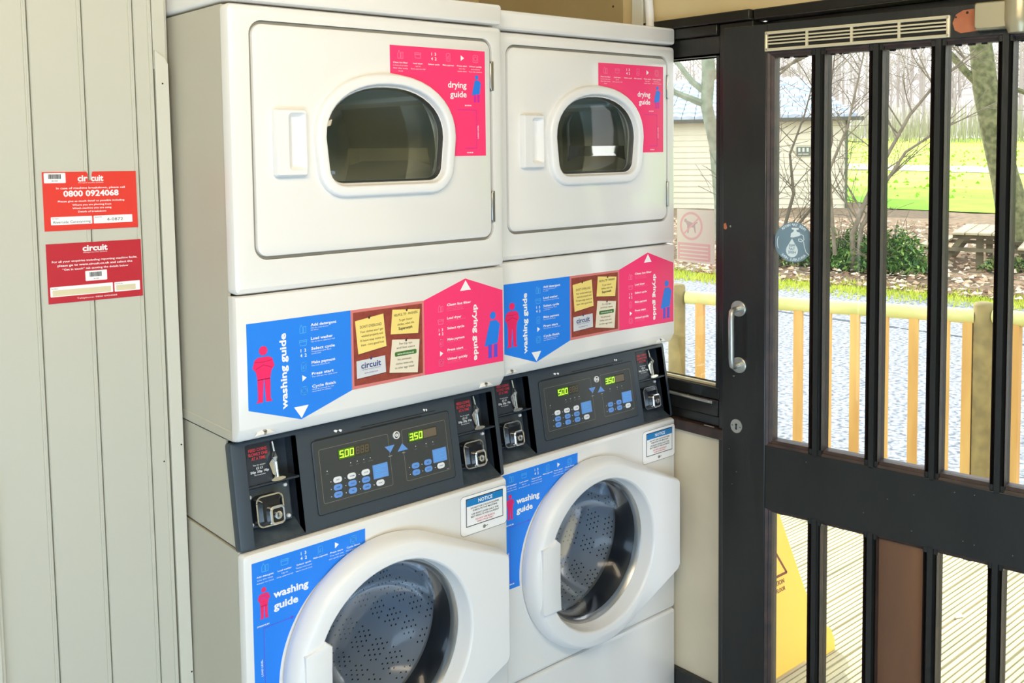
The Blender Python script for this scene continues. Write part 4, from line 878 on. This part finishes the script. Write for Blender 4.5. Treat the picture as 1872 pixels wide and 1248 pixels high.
# ---- railing
rail_m = mat('railing_softwood', (222, 184, 112), .7, col2=(196, 152, 84), nscale=7, bump=.3, bscale=40, stretch=(1, 1, .2))
rail_g = mat('railing_round_rail', (216, 214, 150), .6, col2=(196, 200, 128), nscale=6)
post_m = mat('railing_post', (150, 134, 84), .75, col2=(122, 108, 68), nscale=14, bump=.4)
ral = empty('deck_railing', (3.7, .9, -.05), 'pale timber deck railing with round top rail and square balusters', 'railing')
def rail_tube(p0, p1, z, r, nm, m):
    mb = MB(); mb.tube([(p0[0], p0[1], z), ((p0[0]+p1[0])/2, (p0[1]+p1[1])/2, z), (p1[0], p1[1], z)], r, 16); return mb.build(nm, m, ral)
A = (3.427, 1.718); Bp = (3.954, .280); Cp = (4.03, -1.35)
rail_tube((A[0]+.02, A[1]-.05), (Bp[0]-.012, Bp[1]+.04), .805, .036, 'top_rail', rail_g); rail_tube((Bp[0]+.004, Bp[1]-.045), (Cp[0], Cp[1]+.05), .815, .036, 'top_rail', rail_g)
rail_tube((3.10, 2.62), (A[0]-.02, A[1]+.05), .800, .036, 'top_rail', rail_g)
def bar(x, y, ang, z0=-.0, z1=.79, w=.022, nm='baluster', m=rail_m):
    mb = MB(); ca, sa = math.cos(ang), math.sin(ang); fr = (V(x, y, 0), V(ca, sa, 0), V(-sa, ca, 0), V(0, 0, 1)); mb.box((-w, -w, z0), (w, w, z1), 0, fr); return mb.build(nm, m, ral, bevel=.002)
ang = math.atan2(1.438, -.527)
for (x, y) in ((3.290, 2.10), (3.340, 1.965), (3.473, 1.592), (3.509+.015, 1.460), (3.607-.01, 1.250), (3.655, 1.096), (3.704, .960), (3.752, .831), (3.800, .701), (3.847, .571), (3.896, .438), (3.930, .345)): bar(x, y, ang)
ang2 = math.atan2(1.63, -.076)
for i in range(10): bar(3.962+.0066*i, .135-.141*i, ang2)
def brail(p0, p1, z0, z1, w, nm):
    mb = MB(); d = V(p1[0]-p0[0], p1[1]-p0[1], 0); L = d.length; d.normalize(); fr = (V(p0[0], p0[1], 0), d, V(-d.y, d.x, 0), V(0, 0, 1)); mb.box((0, -w, z0), (L, w, z1), 0, fr); mb.build(nm, rail_m, ral, bevel=.003)
brail((3.10, 2.62), (Bp[0]-.03, Bp[1]+.06), -.049, .0, .045, 'bottom_rail'); brail((Bp[0]+.003, Bp[1]-.06), (Cp[0], Cp[1]+.05), -.049, .0, .045, 'bottom_rail')
for (x, y) in (A, Bp, Cp):
    mb = MB(); mb.tube([(x, y, -.268), (x, y, .86), (x, y, .872), (x, y, .878)], [.047, .047, .042, .025], 18); mb.build('post', post_m, ral, angle=50)

# ---- yellow wet-floor sign on the deck
yel = mat('sign_yellow', (250, 206, 84), .45, bump=.05); redl = mat('triangle_dark_red', (120, 54, 30), .5)
ws = empty('wet_floor_sign', (1.80, .06, -.05), 'yellow plastic wet floor warning sign standing on the deck behind the door', 'wet floor sign')
for sgn, nm in ((-1, 'front_panel'), (1, 'back_panel')):
    fr = (V(1.815, .058+sgn*.108, -.049), V(-sgn, 0, 0), V(0, -sgn*.18, 1).normalized(), V(0, sgn*1, .18).normalized())
    out = [(-.030, .600), (-.050, .570), (-.150, .235), (-.180, .155), (-.205, .095), (-.235, .092), (-.262, .072), (-.275, .035), (-.270, .0), (-.15, .0), (-.11, .022), (.11, .022), (.15, .0), (.270, .0), (.275, .035), (.262, .072), (.235, .092), (.205, .095), (.180, .155), (.150, .235), (.050, .570), (.030, .600)][::-1]
    mb = MB(); mb.slab(fr, out, -.012, 0, 0, bev=.004, back=True)
    mb.stroke(fr, [(-.062, .315), (.062, .315), (0, .420)], .008, .0006, 1, close=True); mb.text(fr, '!', 0, .328, .055, 1, n=.0008, al='C', bold=.03); mb.text(fr, 'CAUTION', 0, .288, .014, 1, n=.0008, al='C', bold=.02, w=.085); mb.text(fr, 'WET FLOOR', 0, .266, .012, 1, n=.0008, al='C', bold=.02, w=.085)
    mb.build(nm, [yel, redl], ws, smooth=False)
mb = MB(); mb.box((1.765, .045, .548), (1.835, .071, .560)); mb.build('hinge_bar', yel, ws, bevel=.004)

# ---- cabin beyond the road
cabm = mat('cream_weatherboard', (226, 220, 196), .7, bump=.1); tile_m = mat('slate_tiles', (196, 204, 214), .6, col2=(168, 180, 194), nscale=3)
R0 = V(20.4, 10.5, 0); L0 = V(16.45, 16.99, 0); CU = (L0-R0).normalized(); CN = V(-CU.y, CU.x, 0)
if CN.dot(V(-1, -.5, 0)) < 0: CN = -CN
gz = .05; EH = 2.30; CL = (L0-R0).length
CFm = (R0+V(0, 0, 0), CU, V(0, 0, 1), CN)
cab = empty('cabin', (R0.x, R0.y, gz), 'pale weatherboarded cabin with a grey tiled roof beyond the road', 'building')
mb = MB(); mb.box((0, gz, -4.2), (CL, EH, -.03), 0, CFm); mb.build('wall', cabm, cab)
nb = 16
for i in range(nb):
    z0 = gz+.02+(EH-gz)*i/nb; z1 = z0+(EH-gz)/nb
    m_ = MB(); O, U, Vv, N = CFm
    m_.add([O+U*a+Vv*z+N*n for a in (0, CL) for z, n in ((z0, -.03), (z0, .02), (z1, .002), (z1, -.03))], [(0, 1, 5, 4), (1, 2, 6, 5), (2, 3, 7, 6), (0, 3, 2, 1), (4, 5, 6, 7)]); m_.build('weatherboard', cabm, cab, smooth=False)
mb = MB(); mb.box((-.06, gz, -.05), (0.0, EH, .05), 0, CFm); mb.build('corner_board', mat('cabin_corner', (96, 110, 84), .8), cab)
rf = MB(); O, U, Vv, N = CFm; RR_ = [(EH-.02, .25), (EH+1.05, -2.1)]
for i in range(9):
    t0, t1 = i/9, (i+1)/9; z0 = RR_[0][0]+(RR_[1][0]-RR_[0][0])*t0; z1 = RR_[0][0]+(RR_[1][0]-RR_[0][0])*t1; n0 = RR_[0][1]+(RR_[1][1]-RR_[0][1])*t0; n1 = RR_[0][1]+(RR_[1][1]-RR_[0][1])*t1
    ns = 26
    for k in range(ns):
        a0 = -.35+1.5*(t0+t1)/2+(CL+.7-3*(t0+t1)/2)*k/ns; a1 = a0+(CL+.7-3*(t0+t1)/2)/ns-.015
        rf.add([O+U*a+Vv*z+N*n for a, z, n in ((a0, z0+.05, n0), (a1, z0+.05, n0), (a1, z1+.01, n1), (a0, z1+.01, n1), (a0, z0-.01, n0), (a1, z0-.01, n0), ((a0+a1)/2, z0+.085, n0), ((a0+a1)/2, z1+.045, n1))], [(0, 6, 7, 3), (6, 1, 2, 7), (4, 5, 1, 6), (4, 6, 0)])
tag(rf.build('roof_tiles', tile_m, cab, smooth=False), kind='stuff')
mb = MB(); mb.add([O+U*a+Vv*z+N*n for s_ in (0, 1) for a, z, n in (((CL+.3 if s_ else -.3), EH-.02, .2), ((CL-1.3 if s_ else 1.3), EH+1.02, -2.1), ((CL+.3 if s_ else -.3), EH-.02, -4.4))], [(0, 1, 4, 3), (1, 2, 5, 4), (0, 2, 1), (3, 4, 5)]); mb.build('roof', tile_m, cab, smooth=False)
mb = MB(); mb.box((-.4, EH-.12, .18), (CL+.4, EH-.03, .28), 0, CFm); mb.build('gutter', mat('gutter_dark', (92, 90, 78), .6), cab)
mb = MB(); mb.box((.78, 1.36, .021), (1.10, 1.58, .05), 1, CFm)
for q_ in range(3): mb.box((.82+q_*.095, 1.46, .0505), (.87+q_*.095, 1.555, .054), 0, CFm)
mb.box((.82, 1.395, .0505), (1.06, 1.415, .054), 0, CFm)
mb.build('sign_plate', [mat('plate_pale', (214, 214, 204), .6), mat('plate_grey_green', (112, 120, 104), .7)], cab, smooth=False)
mb = MB(); mb.box((6.0, 1.72, 0), (6.5, 2.08, .16), 0, CFm); mb.build('wall_vent', cabm, cab)

# ---- picnic table seen end on
fm = mat('weathered_table_wood', (128, 118, 92), .85, col2=(96, 88, 66), nscale=6, bump=.4)
fml = mat('table_top_wood', (196, 184, 150), .8, col2=(168, 156, 124), nscale=6, bump=.3)
pz = ground(13.0, 4.2)
pt = empty('picnic_table', (13.0, 4.2, pz), 'weathered wooden picnic table seen end on among the fallen leaves', 'picnic table')
aU = V(.48, -.877, 0)*math.cos(.2)-V(.877, .48, 0)*math.sin(.2); aD = V(-aU.y, aU.x, 0); PF = (V(13.0, 4.2, pz), aU, V(0, 0, 1), aD)
for i in range(4): MB().box((-.33+i*.168, .50, -.1), (-.33+i*.168+.155, .535, 1.5), 0, PF).build('table_plank', fml, pt, bevel=.006)
for s_ in (-1, 1):
    for i in range(2): k = s_*.62+(i-.5)*.14; MB().box((k-.064, .315, -.1), (k+.064, .350, 1.5), 0, PF).build('seat_plank', fml, pt, bevel=.006)
for d in (.05, 1.3):
    MB().box((-.34, .44, d), (.34, .498, d+.05), 0, PF).build('cross_beam', fm, pt); MB().box((-.72, .262, d-.052), (.72, .312, d-.002), 0, PF).build('cross_beam', fm, pt)
    MB().box((-.045, -.08, d+.055), (.045, .438, d+.13), 0, PF).build('post', fm, pt)
    for s_ in (-1, 1):
        m_ = MB(); O, U, Vv, N = PF; m_.add([O+U*(s_*a)+Vv*b+N*n for n in (d+.002, d+.05) for a, b in ((.18, .438), (.27, .438), (.60, -.05), (.51, -.05))], [(0, 1, 2, 3), (7, 6, 5, 4), (0, 4, 5, 1), (1, 5, 6, 2), (2, 6, 7, 3), (3, 7, 4, 0)]); m_.build('leg', fm, pt, smooth=False)

# ---- trees
def branch(mb, p, d, r, L, lev, rn, kids=3, droop=.1, seg=6, spread=.7, m=0, minr=.004):
    n = 5 if lev > 1 else 3; pts = [p]; rs = [r]; cur = V(*p); dd = d.normalized()
    for i in range(n):
        dd = (dd+V(rn.gauss(0, .10), rn.gauss(0, .10), rn.gauss(0, .07)+droop*.15)).normalized(); cur = cur+dd*(L/n); pts.append(cur.copy()); rs.append(max(r*(1-.62*(i+1)/n), minr))
    mb.tube(pts, rs, seg if lev > 1 else 4, m, caps=False)
    if lev > 0:
        for k in range(kids+(1 if lev > 1 else 0)):
            t_ = .35+.62*(k+rn.random()*.5)/(kids+.5); i = min(int(t_*n), n-1); q = pts[i].lerp(pts[i+1], t_*n-i)
            ax = V(rn.gauss(0, 1), rn.gauss(0, 1), rn.gauss(0, .6)); side = (ax-dd*ax.dot(dd)).normalized()
            nd = (dd*(1-spread*.5)+side*spread).normalized(); branch(mb, q, nd, rs[i]*.55, L*(.55+.2*rn.random()), lev-1, rn, kids, droop, seg, spread, m, minr)
barkg = mat('mossy_bark', (138, 138, 96), .9, col2=(88, 92, 58), nscale=11, bump=.7, bscale=14)
barkb = mat('grey_bark', (138, 126, 106), .9, col2=(108, 98, 80), nscale=8, bump=.4)
barkf = mat('hazy_winter_bark', (176, 166, 158), .95)  # bark colour lightened in place of haze over the far wood
def tree(name, x, y, parts, label, seed, cat='tree', group=None, m=None):
    rn = random.Random(seed); root = empty(name, (x, y, ground(x, y)-.05), label, cat, group)
    mb = MB(); base = V(x, y, ground(x, y)-.06); tr, lim = parts
    mb.tube([base+V(*p) for p, _ in tr], [r for _, r in tr], 14, 0, caps=False); mb.build('trunk', m or barkg, root, angle=80)
    for (p, d, r, L, lev, kids) in lim:
        bm_ = MB(); branch(bm_, base+V(*p), V(*d), r, L, lev, rn, kids); bm_.build('limb', m or barkg, root, smooth=False)
    return root
RGT = V(.756, -.655, 0)  # roughly screen-right at this bearing
# big leaning trunk seen in the fourth pane
def offs(k, z): return (RGT.x*k, RGT.y*k, z)
DV = V(.48, -.877, 0)    # across the line of sight here
def OD(k, z): return (DV.x*k, DV.y*k, z)
tree('ash_tree', 15.6, 5.24, ([(OD(.50, 0), .30), (OD(.42, .6), .25), (OD(.28, 1.2), .21), (OD(.12, 1.9), .20), (OD(-.02, 2.6), .19), (OD(-.10, 3.3), .17), (OD(-.25, 4.6), .13), (OD(-.3, 6), .07)],
     [(OD(.02, 2.5), tuple(OD(-.55, .8)), .075, 2.6, 2, 3), (OD(.0, 2.75), tuple(OD(.6, -.35)), .05, 1.8, 2, 3), (OD(-.2, 4), tuple(OD(.7, .6)), .09, 3, 2, 3), (OD(-.3, 5), tuple(OD(-.5, .8)), .06, 2.5, 2, 3)]), 'large mossy tree trunk leaning left, beyond the picnic table', 3)
tree('oak_tree', 14.6, 3.15, ([(OD(.26, 0), .34), (OD(.12, .5), .24), (OD(.08, 1.3), .20), (OD(.1, 2.2), .17), (OD(.05, 3.4), .15), (OD(.1, 5), .10)],
     [(OD(.08, 1.5), tuple(OD(.5, .7)), .08, 2.4, 2, 3), (OD(.08, 2.0), tuple(OD(.7, -.1)), .04, 1.2, 2, 3), (OD(.05, 3.2), tuple(OD(-.6, .7)), .07, 2.4, 2, 3), (OD(.06, 2.5), tuple(OD(-.3, .9)), .05, 2.2, 2, 3)]), 'mossy upright tree trunk at the right edge of the view', 5)
LV = V(.66, -.751, 0)
def OL(k, z): return (LV.x*k, LV.y*k, z)
tree('pale_tree', 13.2, 9.32, ([(OL(.55, 0), .15), (OL(.50, .8), .12), (OL(.40, 1.8), .11), (OL(.25, 2.5), .11), (OL(.28, 3.2), .12), (OL(.20, 4.0), .10), (OL(.1, 5.2), .07)],
     [(OL(.30, 2.5), tuple(OL(-.9, .30)), .075, 1.6, 2, 4), (OL(.28, 2.7), tuple(OL(-.8, .75)), .07, 1.9, 2, 4), (OL(.28, 2.9), tuple(OL(.6, .7)), .06, 1.8, 2, 4), (OL(.25, 3.3), tuple(OL(-.5, .8)), .06, 1.8, 2, 4)]), 'spreading pale bare tree in front of the cabin', 9, m=mat('pale_grey_bark', (158, 164, 142), .9, col2=(130, 138, 116), nscale=6))
tree('dark_stump_tree', 12.8, 10.4, ([(OL(.26, 0), .28), (OL(.20, .5), .24), (OL(.04, 1.1), .17), (OL(-.25, 1.7), .13), (OL(-.8, 2.3), .10)], [(OL(-.15, 1.9), tuple(OL(-.8, .5)), .07, 1.8, 2, 3)]), 'dark bole leaning left at the edge of the right machine', 10, m=barkb)
def shrub_tree(x, y, stems, label, seed, mm=barkb):
    rn = random.Random(seed); root = empty('bare_sapling', (x, y, ground(x, y)-.03), label, 'tree', None)
    base = V(x, y, ground(x, y)-.05)
    for pts, r0, kids in stems:
        mb = MB(); P_ = [base+V(*OD(k, z)) for k, z in pts]; n = len(P_)
        mb.tube(P_, [max(r0*(1-.75*i/(n-1)), .006) for i in range(n)], 8, 0, caps=False)
        for i in range(1, n):
            for k in range(kids):
                q = P_[i-1].lerp(P_[i], rn.random()); d = (P_[i]-P_[i-1]).normalized(); s = V(*OD(rn.choice((-1, 1))*(.5+rn.random()*.5), rn.random()*.5))+V(0, 0, 0)
                branch(mb, q, (d*.45+s.normalized()*.6), r0*.28, .35+.6*rn.random(), 1, rn, 3, .2, 5, .6, 0, .0035)
        mb.build('stem', mm, root, smooth=False)
    return root
shrub_tree(11.9, 5.45, [([(0, 0), (-.02, .6), (.16, 1.1), (.42, 1.7), (.70, 2.25), (1.05, 2.7), (1.5, 3.1)], .045, 3), ([(.02, 0), (.10, .7), (.30, 1.15), (.66, 1.75), (.95, 1.95), (1.25, 2.15)], .038, 2),
     ([(-.25, .3), (-.30, .9), (-.34, 1.5), (-.10, 2.1), (.0, 2.6), (.1, 3.1), (.0, 3.6)], .030, 3)], 'slim bare sapling with stems rising to the right behind the bush', 21)
shrub_tree(12.2, 6.85, [([(0, .4), (-.12, .95), (-.28, 1.5), (-.45, 2.1), (-.40, 2.8)], .036, 3), ([(.02, .4), (.20, 1.1), (.14, 1.7), (.35, 2.3), (.5, 2.9)], .030, 3), ([(0, .4), (-.35, .8), (-.6, 1.05), (-.8, 1.8), (-.7, 2.6)], .030, 3), ([(.1, .4), (.55, 1.0), (.75, 1.9), (.72, 2.7), (.8, 3.4)], .024, 3)], 'many-stemmed bare sapling in front of the cabin wall', 22, mat('dark_twig_bark', (104, 94, 78), .9))
def overhead(x, y, z, n, seed, label):
    rn = random.Random(seed); root = empty('overhanging_tree', (x, y, ground(x, y)), label, 'tree')
    mb = MB(); b0 = V(x, y, ground(x, y)-.05); mb.tube([b0, b0+V(.05, .1, 1.5), b0+V(0, .1, 3.2), b0+V(0, 0, 5)], [.16, .13, .11, .08], 10, 0, caps=False); mb.build('trunk', barkb, root)
    for i in range(n):
        mb = MB(); branch(mb, b0+V(0, .05, z+rn.random()*1.6), V(*OD(.9, .1+.35*rn.random())), .026, 3.2, 2, rn, 4, .05, 6, .55, 0, .004); mb.build('limb', barkb, root, smooth=False)
overhead(12.0, 7.43, 2.3, 7, 33, 'bare twiggy tree whose boughs cross the upper door panes')
# bushes: leafy clumps
def bush(x, y, rx, rz, n, seed, label, cols_):
    rn = random.Random(seed); z0 = ground(x, y); root = empty('bush', (x, y, z0), label, 'bush')
    lf = MB()
    for _ in range(n):
        u = rn.random()*2*PI; v = math.acos(rn.random()); rr = (.55+.45*rn.random())*(.8+.25*math.sin(u*3+seed)); px, py, pz = x+rx*rr*math.sin(v)*math.cos(u), y+rx*1.1*rr*math.sin(v)*math.sin(u), z0+rz*rr*math.cos(v)+.02
        s_ = .022+.022*rn.random(); d = V(rn.gauss(0, 1), rn.gauss(0, 1), rn.gauss(0, .7)).normalized(); e = d.cross(V(rn.random(), rn.random(), 1)).normalized(); c_ = V(px, py, pz)
        lf.add([c_-d*s_, c_+e*s_*.5, c_+d*s_*1.6, c_-e*s_*.5], [(0, 1, 2, 3)], rn.randrange(len(cols_)))
    tag(lf.build('leaf_mass', cols_, root, smooth=False), kind='stuff')
    st = MB()
    for _ in range(16): branch(st, V(x+rn.gauss(0, .1), y+rn.gauss(0, .1), z0-.02), V(rn.gauss(0, .6), rn.gauss(0, .6), 1), .010, rz*1.05, 1, rn, 3, 0, 4)
    st.build('stems', barkb, root, smooth=False)
lg = [mat('bush_leaf_green', (96, 140, 66), .6), mat('bush_leaf_dark', (62, 104, 56), .6), mat('bush_leaf_light', (150, 184, 96), .6)]
ly = [mat('bush_leaf_olive', (140, 158, 84), .6), lg[1], mat('bush_leaf_pale', (182, 192, 124), .6)]
bush(12.3, 5.05, .55, .62, 4200, 1, 'green leafy bush on the bank, right one behind the railing', lg)
bush(12.2, 5.75, .60, .60, 4200, 2, 'green leafy bush below the bare sapling, left of the right-hand bush', lg)
bush(12.1, 6.6, .55, .42, 2400, 4, 'low olive bush below the round door sticker', ly)
bush(13.2, 3.9, .40, .22, 900, 6, 'small low bramble near the picnic table', ly)
# woodland on the hill
def wood_tree(seed, h):
    rn = random.Random(seed); mb = MB(); mb.tube([(0, 0, -.3), (rn.gauss(0, .1), 0, h*.4), (rn.gauss(0, .2), 0, h*.95)], [.16, .11, .02], 5, 0, caps=False)
    for i in range(9): branch(mb, V(0, 0, h*(.15+.085*i)), V(rn.gauss(0, 1), rn.gauss(0, 1), .9), .055, h*.34, 1, rn, 4, .3, 4, .6, 0, .018)
    return mb
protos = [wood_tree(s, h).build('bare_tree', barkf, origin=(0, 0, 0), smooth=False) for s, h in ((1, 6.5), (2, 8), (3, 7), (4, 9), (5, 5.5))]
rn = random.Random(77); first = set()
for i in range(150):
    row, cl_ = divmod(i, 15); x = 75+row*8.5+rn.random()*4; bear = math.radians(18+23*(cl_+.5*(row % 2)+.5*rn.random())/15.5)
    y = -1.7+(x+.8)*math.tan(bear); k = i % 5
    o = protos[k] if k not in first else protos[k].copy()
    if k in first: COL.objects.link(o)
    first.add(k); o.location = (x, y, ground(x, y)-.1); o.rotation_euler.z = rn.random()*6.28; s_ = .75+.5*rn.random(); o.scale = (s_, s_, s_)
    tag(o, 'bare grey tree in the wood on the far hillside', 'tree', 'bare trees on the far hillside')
rn = random.Random(5); mb = MB()
for i in range(2600):
    x = 62.5+rn.random()*8; y = -1.7+(x+.8)*math.tan(math.radians(16+26*rn.random())); z = ground(x, y)-.1
    mb.tube([(x, y, z), (x+rn.gauss(0, .15), y+rn.gauss(0, .15), z+.8+1.8*rn.random())], [.03, .008], 3, 0, caps=False)
tag(mb.build('hedge_thicket', mat('thicket_twigs', (168, 164, 138), .95), smooth=False), 'thicket of thin bare stems along the meadow edge', 'thicket', kind='stuff')
